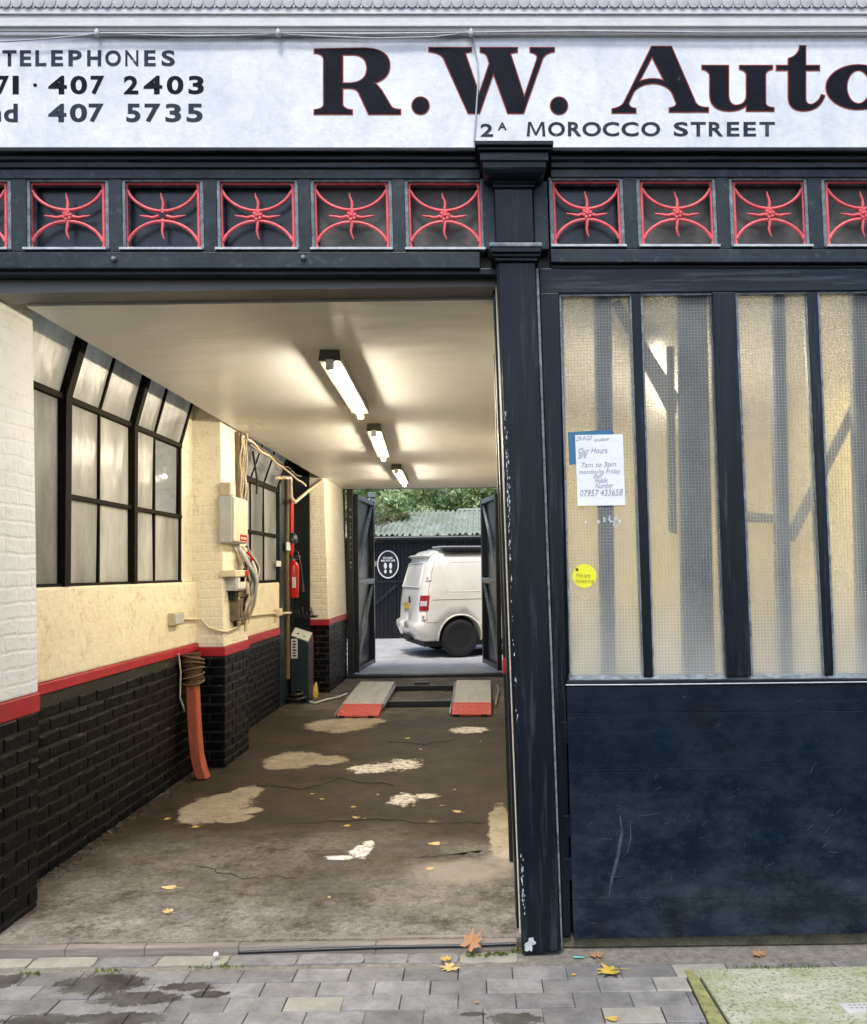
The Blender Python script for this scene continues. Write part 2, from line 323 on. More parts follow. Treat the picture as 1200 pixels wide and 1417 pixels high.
MT['corr_roof'] = pm('mossy_corrugated_roof', (.40, .43, .39), (.14, .19, .11), 2.2, .75, .4, 30, spots=(.60, (.16, .20, .07), 9))
MT['van'] = None
m, nt, p = newmat('van_white_paint'); p.inputs['Base Color'].default_value = (.68, .66, .60, 1); setp(p, .25); p.inputs['Coat Weight'].default_value = .6; p.inputs['Coat Roughness'].default_value = .06
nt.links.new(ramp(nt, noise(nt, 3, 6), [(.3, (.74, .70, .60)), (.7, (.82, .79, .70))]), p.inputs['Base Color']); MT['van'] = m
MT['rubber'] = pm('black_rubber', (.006, .006, .0065), None, 20, .7, .2)
MT['rim'] = pm('dark_alloy', (.03, .03, .033), None, 20, .35, 0, metal=.6)
MT['lamp_red'] = pm('red_lamp_lens', (.42, .012, .02), (.30, .008, .012), 30, .15, 0)
MT['lamp_clear'] = pm('clear_lamp_lens', (.65, .62, .6), None, 30, .15, 0)
MT['lift_red'] = pm('worn_red_plate', (.58, .10, .075), (.38, .06, .05), 22, .55, .4, 90, spots=(.64, (.5, .42, .38), 30), dist=.006)
MT['lift_grey'] = pm('brushed_grey_plate', (.44, .45, .46), (.31, .32, .33), 10, .45, .2, 60, stretch=(1, .1, 1), spots=(.68, (.2, .2, .2), 26))
MT['lift_blue'] = pm('dark_teal_cabinet', (.012, .028, .038), (.007, .016, .022), 6, .4, .15)
MT['grey_plastic'] = pm('grey_plastic', (.50, .51, .49), (.40, .41, .40), 8, .5, .1)
MT['cream_box'] = pm('cream_steel_box', (.72, .62, .44), (.62, .53, .37), 5, .45, .1, spots=(.74, (.4, .18, .08), 25))
MT['dun'] = pm('dusty_brown_gear', (.20, .15, .09), (.07, .055, .04), 24, .7, .4)
MT['beige'] = pm('beige_cable', (.58, .50, .36), (.40, .33, .22), 20, .6, .3)
MT['batten'] = pm('brown_timber_batten', (.19, .13, .07), (.08, .055, .03), 9, .7, .5, 40, stretch=(1, 1, .1))
MT['orange'] = pm('orange_brown_pipe', (.46, .105, .045), (.30, .06, .028), 7, .6, .35, 50, stretch=(1, 1, .4), spots=(.58, (.16, .05, .03), 14))
MT['hessian'] = pm('brown_wrapped_rag', (.17, .085, .045), (.055, .03, .018), 26, .9, .9, 60, dist=.02)
MT['ext_red'] = pm('extinguisher_red', (.52, .012, .014), (.42, .01, .012), 6, .25, .05)
MT['hose'] = pm('black_hose', (.012, .012, .012), None, 20, .5, .1)
MT['white_plastic'] = pm('white_plastic', (.7, .7, .68), (.62, .62, .6), 8, .4, .05)
MT['beige_steel'] = pm('brown_grey_enamel_steel', (.075, .07, .058), (.05, .047, .04), 6, .5, .1)
MT['galv'] = pm('dull_steel', (.30, .31, .32), (.2, .2, .21), 18, .4, .2, metal=.5)
MT['paper'] = pm('white_note_paper', (.80, .82, .85), (.72, .75, .80), 5, .7, .4, 9, dist=.01)
MT['ink'] = pm('faint_ink', (.20, .23, .30), (.34, .37, .44), 30, .7, 0)
MT['blue_card'] = pm('blue_sticker', (.035, .16, .28), (.03, .13, .23), 6, .5, 0)
MT['yellow_card'] = pm('yellow_sticker', (.82, .80, .03), (.75, .74, .03), 6, .5, 0)
MT['yellow_ink'] = pm('sticker_ink', (.36, .36, .04), None, 6, .6, 0)
MT['white_print'] = pm('white_print', (.75, .76, .77), (.6, .61, .62), 12, .5, 0)
MT['leaf_yellow'] = pm('leaf_yellow', (.62, .46, .07), (.40, .27, .05), 30, .6, .4, 60)
MT['leaf_orange'] = pm('leaf_orange_tan', (.46, .24, .11), (.30, .14, .06), 22, .65, .4, 60)
MT['leaf_pale'] = pm('leaf_pale_tan', (.62, .48, .22), (.46, .33, .13), 26, .7, .4, 60)
MT['leaf_brown'] = pm('leaf_brown', (.22, .15, .07), (.12, .08, .04), 26, .7, .4, 60)
MT['twig'] = pm('dry_twig', (.22, .15, .09), (.10, .07, .045), 20, .8, .3)
def m_leafage(name, a, b, c):
    m, nt, p = newmat(name); setp(p, .45)
    g = nd(nt, 'NewGeometry')
    col = ramp(nt, g.outputs['Random Per Island'], [(0., a), (.5, b), (1., c)])
    nt.links.new(col, p.inputs['Base Color'])
    t = nd(nt, 'BsdfTranslucent'); nt.links.new(col, t.inputs[0]); ms = nd(nt, 'MixShader'); ms.inputs[0].default_value = .25
    nt.links.new(p.outputs[0], ms.inputs[1]); nt.links.new(t.outputs[0], ms.inputs[2]); nt.links.new(ms.outputs[0], nt.nodes['Material Output'].inputs[0]); return m
MT['leafage'] = m_leafage('evergreen_leaves', (.13, .23, .07), (.30, .42, .16), (.60, .66, .40))
MT['leafage_dry'] = m_leafage('yellowing_leaves', (.28, .33, .10), (.42, .44, .17), (.50, .45, .25))
def m_tube():
    m, nt, p = newmat('lit_tube'); e = nd(nt, 'Emission'); e.inputs[0].default_value = (1, .88, .67, 1); e.inputs[1].default_value = TUBE
    nt.links.new(e.outputs[0], nt.nodes['Material Output'].inputs[0]); return m
MT['tube'] = m_tube()
def m_wired():
    m, nt, p = newmat('dirty_wired_glass')
    p.inputs['Base Color'].default_value = (.95, .94, .90, 1); p.inputs['Transmission Weight'].default_value = 1; p.inputs['IOR'].default_value = 1.2; p.inputs['Roughness'].default_value = .27
    bump(nt, p, noise(nt, 90, 4, .6), .25, .004)
    tc = nd(nt, 'TexCoord'); sp = nd(nt, 'SeparateXYZ'); nt.links.new(tc.outputs['Object'], sp.inputs[0])
    fx = math_(nt, 'LESS_THAN', math_(nt, 'FRACT', math_(nt, 'MULTIPLY', sp.outputs[0], 72.)), .16)
    fz = math_(nt, 'LESS_THAN', math_(nt, 'FRACT', math_(nt, 'MULTIPLY', sp.outputs[2], 72.)), .16)
    wire = math_(nt, 'MAXIMUM', fx, fz)
    d = nd(nt, 'BsdfDiffuse'); t = nd(nt, 'BsdfTranslucent')
    dirt = ramp(nt, noise(nt, 5, 8, .65, (1.5, 1, .5)), [(.3, (.56, .57, .54)), (.7, (.74, .74, .70))])
    nt.links.new(dirt, d.inputs[0]); nt.links.new(dirt, t.inputs[0])
    dm = nd(nt, 'MixShader'); dm.inputs[0].default_value = .5; nt.links.new(d.outputs[0], dm.inputs[1]); nt.links.new(t.outputs[0], dm.inputs[2])
    amt = ramp(nt, noise(nt, 2.2, 7, .6, (1, 1, .45), off=4), [(.3, .14), (.75, .34)])
    low = ramp(nt, math_(nt, 'DIVIDE', sp.outputs[2], 3.), [(.385, .35), (.52, 0.)])      # grime that has run to the foot of each pane
    amt = math_(nt, 'ADD', amt, low); amt = math_(nt, 'ADD', amt, math_(nt, 'MULTIPLY', wire, .20))
    ms = nd(nt, 'MixShader'); nt.links.new(amt, ms.inputs[0]); nt.links.new(p.outputs[0], ms.inputs[1]); nt.links.new(dm.outputs[0], ms.inputs[2])
    nt.links.new(ms.outputs[0], nt.nodes['Material Output'].inputs[0]); return m
MT['wired'] = m_wired()
def m_obscure(name, tint, clear=False, flute=0):
    m, nt, p = newmat(name); p.inputs['Base Color'].default_value = (*tint, 1); p.inputs['Transmission Weight'].default_value = 1 if clear else .0
    p.inputs['Roughness'].default_value = .05 if clear else .16; p.inputs['IOR'].default_value = 1.2 if clear else 1.5
    if clear: return m
    if flute:
        tc = nd(nt, 'TexCoord'); sp = nd(nt, 'SeparateXYZ'); nt.links.new(tc.outputs['Object'], sp.inputs[0])
        h = math_(nt, 'SINE', math_(nt, 'MULTIPLY', sp.outputs[1], flute)); bump(nt, p, h, .5, .01)
    else: bump(nt, p, noise(nt, 14, 5, .6, (1, 1, .35)), .3, .02)
    col = ramp(nt, noise(nt, 2.4, 10, .72, (1, 1.4, .35)), [(.36, tuple(x * .58 for x in tint)), (.62, tint)])
    oi = nd(nt, 'ObjectInfo'); r = math_(nt, 'MULTIPLY_ADD', oi.outputs['Random'], .42, .76)
    vm = nd(nt, 'VectorMath', operation='SCALE'); nt.links.new(col, vm.inputs[0]); nt.links.new(r, vm.inputs['Scale'])
    nt.links.new(vm.outputs[0], p.inputs['Base Color'])
    t = nd(nt, 'BsdfTranslucent'); nt.links.new(vm.outputs[0], t.inputs[0]); ms = nd(nt, 'MixShader'); ms.inputs[0].default_value = .7
    nt.links.new(p.outputs[0], ms.inputs[1]); nt.links.new(t.outputs[0], ms.inputs[2]); nt.links.new(ms.outputs[0], nt.nodes['Material Output'].inputs[0]); return m
MT['obscure'] = m_obscure('obscured_glass', (.84, .82, .74))
MT['fluted'] = m_obscure('fluted_glass', (.86, .83, .75), flute=260)
MT['clear'] = m_obscure('clear_glass', (.9, .93, .95), True)

# ------------------------------------------------------------------ setting: ground, street, yard
b = MB(); b.box(-40, 40, -60, -1.2, -.12, -.1); b.build('road', MT['road'], kind='structure')
pave = MB(); pave.box(-14, 14, -1.2, 3.80, -.2, -.012); pavement = pave.build('pavement', MT['joint'], kind='structure')
b = MB(); b.box(-200, 200, -200, 200, -.4, -.3); b.build('ground', MT['road'], kind='structure')
b = MB(); b.box(-2.6, 2.62, 3.765, 12.86, -.2, FZ); floor = b.build('floor', MT['floor'], kind='structure')
b = MB(); b.box(-6, 6, 13.02, 30, -.2, FZ - .01); b.build('yard_ground', MT['asphalt'], kind='structure')
b = MB(); b.box(-2.1, .6, 12.86, 13.02, -.2, FZ + .045)
b.build('yard_threshold', MT['steel_black'], None, .01, kind='structure')

def blob(cx, cy, rx, ry, n=40, j=.16, seed=0):
    r = random.Random(seed); ph = [r.uniform(0, 6.28) for _ in range(6)]
    out = []
    for i in range(n):
        a = 2 * math.pi * i / n; k = 1 + sum(j / (q + 1) * math.sin((q + 1.6) * a + ph[q]) for q in range(6)) + r.uniform(-j, j) * .35
        out.append((cx + rx * k * math.cos(a), cy + ry * k * math.sin(a)))
    return out
def sheet(name, outline, z, mat, parent, h=.003):
    me = bpy.data.meshes.new(name); bm = bmesh.new()
    vs = [bm.verts.new((x, y, z)) for x, y in outline]; f = bm.faces.new(vs); bmesh.ops.triangulate(bm, faces=[f]); bmesh.ops.recalc_face_normals(bm, faces=bm.faces)
    if sum(f.normal.z for f in bm.faces) < 0: bmesh.ops.reverse_faces(bm, faces=bm.faces)
    bm.to_mesh(me); bm.free(); return link(name, me, mat, parent)
def crack(pix, z, w, parent, seed):
    r = random.Random(seed); pts = [PZ(x, y, z) for x, y in pix]; fine = []
    for a, c in zip(pts, pts[1:]):
        for k in range(6): q = a.lerp(c, k / 6); fine.append((q.x + r.uniform(-.02, .02), q.y + r.uniform(-.03, .03)))
    L = [(x, y + w * r.uniform(.3, 1.4)) for x, y in fine]; R_ = [(x, y - w * r.uniform(.3, 1.4)) for x, y in fine]
    return sheet('crack', L + R_[::-1], z, MT['crack'], parent)
crack([(600, 1140), (640, 1137), (672, 1139)], FZ + .003, .006, floor, 1)
crack([(350, 1085), (420, 1092), (470, 1078), (560, 1088)], FZ + .003, .012, floor, 2)
crack([(400, 1140), (520, 1133), (600, 1140)], FZ + .003, .007, floor, 3)
crack([(540, 1026), (590, 1030), (640, 1022)], FZ + .003, .012, floor, 4)
crack([(270, 1200), (340, 1215), (420, 1212)], FZ + .003, .004, floor, 5)
crack([(665, 1178), (640, 1182), (560, 1187)], FZ + .003, .005, floor, 6)
# the old timber bar and worn concrete lip across the doorway
lip = thing('door_sill', 'worn brown timber door sill across the open passage mouth', 'door sill', (-.9, 3.74, 0))
b = MB(); q = [(-60, 1312), (90, 1309), (200, 1312), (330, 1303), (520, 1296), (716, 1293)]; up = [PY(x, y, 3.735) for x, y in q]
for a, c in zip(up, up[1:]): b.hexa([(a.x, 3.725, -.05), (c.x, 3.725, -.05), (c.x, 3.80, -.05), (a.x, 3.80, -.05), (a.x, 3.735, FZ - .006), (c.x, 3.735, FZ - .006), (c.x, 3.80, FZ + .002), (a.x, 3.80, FZ + .002)])
b.build('sill_bar', MT['kerb'], lip, .006)
b = MB(); b.tube([PY(x, y, 3.735) for x, y in ((330, 1318), (520, 1311), (640, 1309), (714, 1306))], .008, 6); b.build('steel_strip', MT['steel_black'], lip)

# ------------------------------------------------------------------ pavement pavers
rows = [3.588, 3.475, 3.362, 3.249, 3.136, 3.023, 2.91, 2.797]
SL = [PZ(x, y) for x, y in ((945, 1341), (981, 1417))]     # left edge of the access slab frame
pav_meshes = []
for v in range(5):
    r = random.Random(v); b = MB(); L, W = .213, .1105
    bev = .0025; hz = [r.uniform(-.0018, .0018) for _ in range(4)]
    b.add([(0, 0, -.03), (L, 0, -.03), (L, W, -.03), (0, W, -.03), (0, 0, -bev), (L, 0, -bev), (L, W, -bev), (0, W, -bev)] +
          [(bev, bev, hz[0]), (L - bev, bev, hz[1]), (L - bev, W - bev, hz[2]), (bev, W - bev, hz[3])],
          [(0, 1, 5, 4), (1, 2, 6, 5), (2, 3, 7, 6), (3, 0, 4, 7), (4, 5, 9, 8), (5, 6, 10, 9), (6, 7, 11, 10), (7, 4, 8, 11), (8, 9, 10, 11)])
    me = b.mesh('paver'); me.materials.append(MT['paver']); pav_meshes.append(me)
pale_me = pav_meshes[0].copy(); pale_me.materials[0] = MT['paver_pale']
for ri, Y in enumerate(rows):
    x = -2.9 + (ri % 2) * .108 + rnd.uniform(-.03, .03)
    sx = .7 + (3.7 - Y) * .42 if True else 0
    edge = SL[0].x + (SL[1].x - SL[0].x) * (Y - SL[0].y) / (SL[1].y - SL[0].y) if ri else 9
    while x < 3.3:
        last = x + .213 > edge - .004
        k = 1.
        if last: k = (edge - .006 - x) / .213
        if x > edge: break
        if k > .05:
            me = pale_me if rnd.random() < (.20 if x > .2 else .07) else rnd.choice(pav_meshes)
            o = bpy.data.objects.new('paver', me); C.objects.link(o); o.parent = pavement
            o.location = (x, Y - .1105, rnd.uniform(-.0015, .0015)); o.rotation_euler = (0, 0, rnd.uniform(-.006, .006)); o.scale = (k, 1, 1)
        x += .2155 + rnd.uniform(-.001, .0015)
        if last: break
# rough old setts against the sill, and dirt along the door
b = MB(); b.box(-3, 4, 3.59, 3.79, -.05, -.003); b.build('dirt_strip', MT['dirt'], pavement)
x = -2.6
while x < .10:
    w = rnd.uniform(.17, .30); b = MB(); d0 = 3.625; d1 = 3.715 + rnd.uniform(-.012, .008)
    jt = lambda q: rnd.uniform(-q, q)
    o = [(x + w * u + jt(.004), d0 + (d1 - d0) * v + jt(.005)) for u, v in ((.02, .04), (.25, 0), (.5, .02), (.75, 0), (.98, .05), (1, .5), (.97, .93), (.75, 1), (.5, .98), (.25, 1.02), (.03, .95), (0, .5))]
    h_ = rnd.uniform(.0, .006); b.prism([(px, py, h_ + rnd.uniform(-.002, .002)) for px, py in o], (0, 0, -.04))
    b.build('edging_stone', MT[rnd.choice(['paver', 'paver', 'paver_pale'])], pavement, .003); x += w + .004
# moss tufts at the foot of the pilaster and by the sill
b = MB()
for (cx, cy, n, sp_) in ((716, 1317, 60, 9), (690, 1321, 60, 14), (660, 1323, 40, 16), (42, 1349, 40, 14), (300, 1339, 40, 40), (150, 1345, 30, 20), (1075, 1339, 60, 60)):
    for _ in range(n):
        a = PZ(cx + rnd.uniform(-sp_, sp_), cy + rnd.uniform(-2, 2), .004); w = rnd.uniform(.002, .004); t = Vector((rnd.uniform(-.01, .01), rnd.uniform(-.012, .003), rnd.uniform(.006, .022)))
        b.add([a + Vector((-w, 0, 0)), a + Vector((w, 0, 0)), a + t], [(0, 1, 2)])
b.build('moss', MT['moss'], kind='stuff')
# access slab with frame and a small plate
slab = thing('access_cover', 'mossy concrete access cover set in the pavers below the garage door', 'access cover', PZ(1100, 1380))
P = [PZ(*q, .004) for q in ((964, 1341), (1330, 1334), (1480, 1480), (1052, 1480))]
b = MB(); b.prism(P, (0, 0, -.06)); b.build('slab', MT['mossy_slab'], slab, .006)
P = [PZ(*q, .002) for q in ((947, 1342), (960, 1341), (1046, 1480), (1012, 1480))]
b = MB(); b.prism(P, (0, 0, -.06)); b.build('frame_edge', MT['yellow_moss'], slab, .004)
P = [PZ(*q, .0085) for q in ((1160, 1388), (1262, 1386), (1268, 1399), (1172, 1400))]
b = MB(); b.prism(P, (0, 0, -.006)); tp = b.build('marker_plate', MT['grey_plastic'], slab, .001)
b = MB()
for i in range(7):
    for j in range(2):
        a = PZ(1174 + i * 7 + j * 3, 1391 + j * 4, .009); b.box(a.x, a.x + .011, a.y, a.y + .003, .0086, .0092)
b.build('plate_marks', MT['letter_grey'], slab)

# ------------------------------------------------------------------ structure of the passage
b = MB(); b.box(-2.075, 2.62, 3.955, 12.95, CE, CE + .08); b.build('ceiling', MT['ceiling'], kind='structure')
b = MB(); b.box(-3.2, 2.7, 3.80, 3.955, CE + .012, CE + .35); b.build('lintel_soffit', MT['soffit'], kind='structure')
b = MB(); b.box(-2.66, 4, 4.11, 13.0, 3.6, 3.75); b.build('roof_slab', MT['stone_grey'], kind='structure')
b = MB(); b.box(-3.4, 4, 3.86, 4.1, 3.2, 7.5); w_ = b.build('upper_wall', MT['stone_grey']); tag(w_, 'grey painted upper wall above the shop cornice', 'wall')

brick_me = []
for v in range(6):
    r = random.Random(v + 40); b = MB(); L, H, D = .2165, .0665, .018
    J = lambda s=.0016: r.uniform(-s, s)
    # face lies in local x (length) z (height), proud along -y; uneven outline and a worn, chipped edge
    b.add([(J(), D, J()), (L + J(), D, J()), (L + J(), D, H + J()), (J(), D, H + J()),
           (.003 + J(), .003, .003 + J()), (L - .003 + J(), .003, .003 + J()), (L - .003, .003, H - .003 + J()), (.003, .003, H - .003 + J()),
           (.011, J(.0012), .011), (L - .011, J(.0012), .011), (L - .011, J(.0012), H - .011), (.011, J(.0012), H - .011)],
          [(0, 1, 5, 4), (1, 2, 6, 5), (2, 3, 7, 6), (3, 0, 4, 7), (4, 5, 9, 8), (5, 6, 10, 9), (6, 7, 11, 10), (7, 4, 8, 11), (8, 9, 10, 11)])
    me = b.mesh('brick'); me.materials.append(MT['black_brick']); brick_me.append(me)
def brick_face(parent, x0, y0, x1, y1, z0, z1):
    """courses of bricks over a vertical face that runs from (x0,y0) to (x1,y1); outward is to the right of that run"""
    run = Vector((x1 - x0, y1 - y0, 0)); L = run.length; ang = math.atan2(run.y, run.x); d = run / L
    z = z0; c = 0
    while z + .06 < z1:
        t = -(c % 2) * .1125
        while t < L - .03:
            a = max(0, t); e = min(L, t + .2165)
            if e - a > .04:
                o = bpy.data.objects.new('brick', rnd.choice(brick_me)); C.objects.link(o); o.parent = parent; o.matrix_parent_inverse = wm(parent).inverted()
                p_ = Vector((x0, y0, 0)) + d * a
                o.location = (p_.x, p_.y, z + rnd.uniform(-.003, .003)); o.rotation_euler = (rnd.uniform(-.02, .02), rnd.uniform(-.012, .012), ang + rnd.uniform(-.006, .006)); o.scale = ((e - a) / .2165, rnd.uniform(.9, 1.1), rnd.uniform(.97, 1.05))
            t += .225
        z += .075; c += 1
# brick_face outward is -y in local frame => for a run along +y (ang=90deg) local -y is +x: faces the passage
def pier(name, label, x, y0, y1, xb, zs0, zs1, topx, mat, front=True, upper='cream', z0=FZ):
    t = thing(name, label, 'brick wall', (x, (y0 + y1) / 2, FZ))
    b = MB(); b.hexa([(xb, y0, zs1), (x - .005, y0, zs1), (x - .005, y1, zs1), (xb, y1, zs1), (xb, y0, 3.3), (topx, y0, 3.3), (topx, y1, 3.3), (xb, y1, 3.3)])
    b.build('painted_brickwork', MT[upper], t, .012)
    b = MB(); b.box(xb, x + .003, y0 - .003, y1 + .003, zs0, zs1); b.build('red_band', MT['red_band'], t, .006)
    b = MB(); b.box(xb, x - .0065, y0 + .0065, y1 - .004, z0 - .1, zs0 + .001); b.build('mortar_core', MT['mortar'], t)
    brick_face(t, x, y0, x, y1, z0 - .01, zs0)
    if front: brick_face(t, xb, y0, x, y0, z0 - .01, zs0)
    return t
pier('brick_pier', 'white over black brick pier at the left of the passage mouth', -2.12, 3.78, 4.2, -2.95, .955, 1.045, PY(43, 500, 4.2).x, None, True, 'white_brick', .0)
pier('brick_pier', 'cream over black brick pier between the two steel windows', -2.075, 7.09, 7.83, -2.98, .935, 1.008, -2.115, None)
pier('brick_pier', 'cream over black brick pier beside the rear gates', -1.97, 11.40, 12.93, -2.22, .915, .99, -2.03, None)
def panel_wall(name, label, x, y0, y1, zs0, zs1, ztop, foot):
    t = thing(name, label, 'brick wall', (x, (y0 + y1) / 2, FZ))
    b = MB(); b.box(x - .3, x - .004, y0, y1, zs1, ztop); b.build('cream_render', MT['cream_render'], t, .015)
    b = MB(); b.box(x - .3, x + .004, y0, y1, zs0, zs1); b.build('red_band', MT['red_band'], t, .006)
    b = MB(); b.box(x - .3, x - .0065, y0, y1, -.1, zs0); b.build('mortar_core', MT['mortar'], t)
    brick_face(t, x, y0, x, y1, FZ - .01, zs0)
    if foot:
        r = random.Random(5); b = MB()
        for _ in range(1500):
            cy_ = r.uniform(y0, y1); s_ = r.uniform(.003, .014); cx_ = x + abs(r.gauss(0, .035)) + .002
            pts = [(cx_ + r.uniform(-s_, s_), cy_ + r.uniform(-s_, s_), FZ + r.uniform(0, s_)) for _ in range(4)]
            b.add(pts, [(0, 1, 2), (0, 2, 3), (0, 1, 3), (1, 2, 3)])
        b.build('crumbled_foot', MT['rubble'], t, kind='stuff')
    return t
panel_wall('brick_wall', 'cream and black brick wall below the larger steel window', -2.29, 4.2, 7.09, .985, 1.045, 1.545, True)
panel_wall('brick_wall', 'cream and black brick wall below the smaller far window', -2.34, 7.83, 10.2, .885, .965, 1.50, False)
# dark alcove, right side and rear returns
b = MB(); b.box(-2.6, -2.42, 10.2, 11.40, 0, 3.3); b.box(-2.42, -2.215, 11.36, 11.395, 0, 3.3); w_ = b.build('alcove_wall', MT['steel_black']); tag(w_, 'black painted alcove wall behind the red fire extinguisher', 'wall')
b = MB(); b.box(.36, .5, 7.6, 12.95, 0, 3.3); w_ = b.build('side_wall', MT['cream']); tag(w_, 'cream painted passage wall hidden beyond the pilaster', 'wall')
b = MB(); b.box(.36, 2.62, 7.6, 7.75, 0, 3.3); w_ = b.build('bay_wall', MT['bay_cream']); tag(w_, 'cream painted back wall seen dimly through the wired glass', 'wall')
b = MB(); b.box(2.62, 2.8, 3.8, 7.75, 0, 3.3); w_ = b.build('bay_side_wall', MT['bay_cream']); tag(w_, 'cream painted side wall of the bay behind the door', 'wall')
b = MB(); b.box(-2.6, -2.0, 12.935, 13.05, 0, 3.4); b.box(.38, 6, 12.955, 13.05, 0, 3.4); b.box(-2.0, .38, 12.955, 13.05, CE + .0, 3.4)
w_ = b.build('rear_wall', MT['steel_black']); tag(w_, 'dark rear wall edge around the gate opening', 'wall')
b = MB(); b.box(-2.62, -2.1, 4.2, 11.4, 3.3, 3.45); w_ = b.build('added_light_well_cover', MT['soffit']); tag(w_, 'added unseen boarding that keeps sky light out above the slanted glazing', 'boarding')  # added out of view to keep sky light from leaking into the recess
b = MB(); b.box(-5.2, -5.0, 3.9, 19, -.1, 3.95); w_ = b.build('neighbour_wall', MT['white_brick']); tag(w_, 'white painted brick wall outside the steel windows', 'wall')
b = MB(); b.box(-5.0, -2.6, 3.9, 13, -.1, .0); b.build('side_alley_ground', MT['stone_grey'], kind='structure')

b = MB(); b.box(-2.6, -2.335, 6.785, 7.09, 1.545, 3.3); w_ = b.build('window_reveal', MT['cream'], None, .01); tag(w_, 'narrow cream strip of wall between the large window and the middle pier', 'wall')
# ------------------------------------------------------------------ steel windows
def steel_window(label, X, ys, bars, zb, zm, zt, slant, panes_fn, thick):
    t = thing('steel_window', label, 'window', (X, (ys[0] + ys[-1]) / 2, zb))
    top = 3.22; xs = X + slant
    def bar(y, w, dx=.03):
        b = MB(); b.box(X - .02, X + dx, y - w / 2, y + w / 2, zb, zt)
        b.hexa([(X - .02, y - w / 2, zt), (X + dx, y - w / 2, zt), (X + dx, y + w / 2, zt), (X - .02, y + w / 2, zt), (xs - .02, y - w / 2, top), (xs + dx, y - w / 2, top), (xs + dx, y + w / 2, top), (xs - .02, y + w / 2, top)])
        b.build('glazing_bar', MT['win_frame'], t, .004)
    for y, w in zip(ys, thick): bar(y, w, .05 if w > .05 else .018)
    for z, w, a, c in bars:
        b = MB(); b.box(X - .018, X + .03, a, c, z - w / 2, z + w / 2); b.build('transom', MT['win_frame'], t, .004)
    for k, (a, c) in enumerate(zip(ys, ys[1:])):
        for (z0, z1, kind) in panes_fn(k):
            b = MB(); g = .004; j = rnd.uniform(-.004, .004)
            b.hexa([(X - g, a, z0), (X + g, a, z0), (X + g + j, c, z0), (X - g + j, c, z0), (X - g, a, z1), (X + g, a, z1), (X + g - j, c, z1), (X - g - j, c, z1)]); b.build('pane', MT[kind], t)
        b = MB(); j = rnd.uniform(-.012, .012)
        b.hexa([(X - .004, a, zt), (X + .004, a, zt), (X + .004, c, zt), (X - .004, c, zt), (xs - .004 + j, a, top), (xs + .004 + j, a, top), (xs + .004 - j, c, top), (xs - .004 - j, c, top)]); b.build('sloped_pane', MT['obscure'], t)
    return t
w1y = [4.22, 4.84, 5.31, 5.80, 6.22, 6.76]
def p1(k):
    if k == 0: return [(1.545, 2.61, 'fluted')]
    if k == 5: return [(1.545, 2.61, 'obscure')]
    if k == 4: return [(1.545, 2.05, 'obscure'), (2.05, 2.61, 'clear')]
    return [(1.545, 2.05, 'obscure'), (2.05, 2.61, 'obscure')]
steel_window('large steel window with fluted and obscured panes near the passage mouth', -2.34, w1y, [(1.548, .03, 4.22, 6.76), (2.055, .028, 4.84, 6.76), (2.61, .036, 4.22, 6.76)], 1.545, 2.05, 2.61, .17, p1, [.05, .072, .022, .058, .022, .04])
steel_window('smaller steel window with narrow panes behind the electric meters', -2.38, [7.9, 8.45, 9.0, 9.55, 10.2], [(1.515, .03, 7.9, 10.2), (2.04, .035, 7.9, 10.2), (2.58, .06, 7.9, 10.2)], 1.5, 2.04, 2.58, .22, lambda k: [(1.5, 2.04, 'obscure'), (2.04, 2.58, 'obscure')], [.05, .026, .026, .03, .05])

# ------------------------------------------------------------------ shop front
Yb = 3.86
cor = thing('cornice', 'grey painted cornice with a row of scallops along the top', 'cornice', (0, YF, 3.9))
b = MB(); b.fq(-70, 1290, 10, 19, 3.660, Yb); b.fq(-70, 1290, 20.5, 36, 3.668, Yb); b.fq(-70, 1290, -40, 6, 3.667, Yb); b.bevq(-70, 1290, 36.5, 43, 3.680, Yb, 0, 0); b.fq(-70, 1290, 43, 48, 3.684, Yb)
b.fq(-70, 1290, 19, 20.5, 3.680, Yb)
b.build('moulding', MT['stone_grey'], cor, .004)
sc = MB(); r_ = .0235; n = 12
front = [(r_ * math.cos(math.pi + math.pi * i / n), 0, r_ * 1.15 * math.sin(math.pi + math.pi * i / n)) for i in range(n + 1)] + [(r_, 0, .07), (-r_, 0, .07)]
sc.prism(front, (0, .012, 0)); cen = (0, -.010, .02)
sc.add(front + [cen], [(i, (i + 1) % len(front), len(front)) for i in range(len(front))], True)
scm = sc.mesh('scallop'); scm.materials.append(MT['scallop'])
tri = MB(); tri.prism([(-.012, 0, .022), (.012, 0, .022), (.007, 0, -.004), (0, 0, -.010), (-.007, 0, -.004)], (0, .01, 0)); trm = tri.mesh('scallop_tip'); trm.materials.append(MT['scallop'])
x = -40.
while x < 1260:
    for me, nm, dx, dy, dY in ((scm, 'scallop', 0, 1.5, 0), (trm, 'scallop_tip', 7.8, 7.5, .004)):
        o = bpy.data.objects.new(nm, me); C.objects.link(o); o.parent = cor; o.matrix_parent_inverse = wm(cor).inverted()
        o.location = PY(x + dx, dy, 3.652 + dY); o.rotation_euler = (rnd.uniform(-.04, .04), rnd.uniform(-.06, .06), 0)
    x += 15.6 + rnd.uniform(-.3, .3)

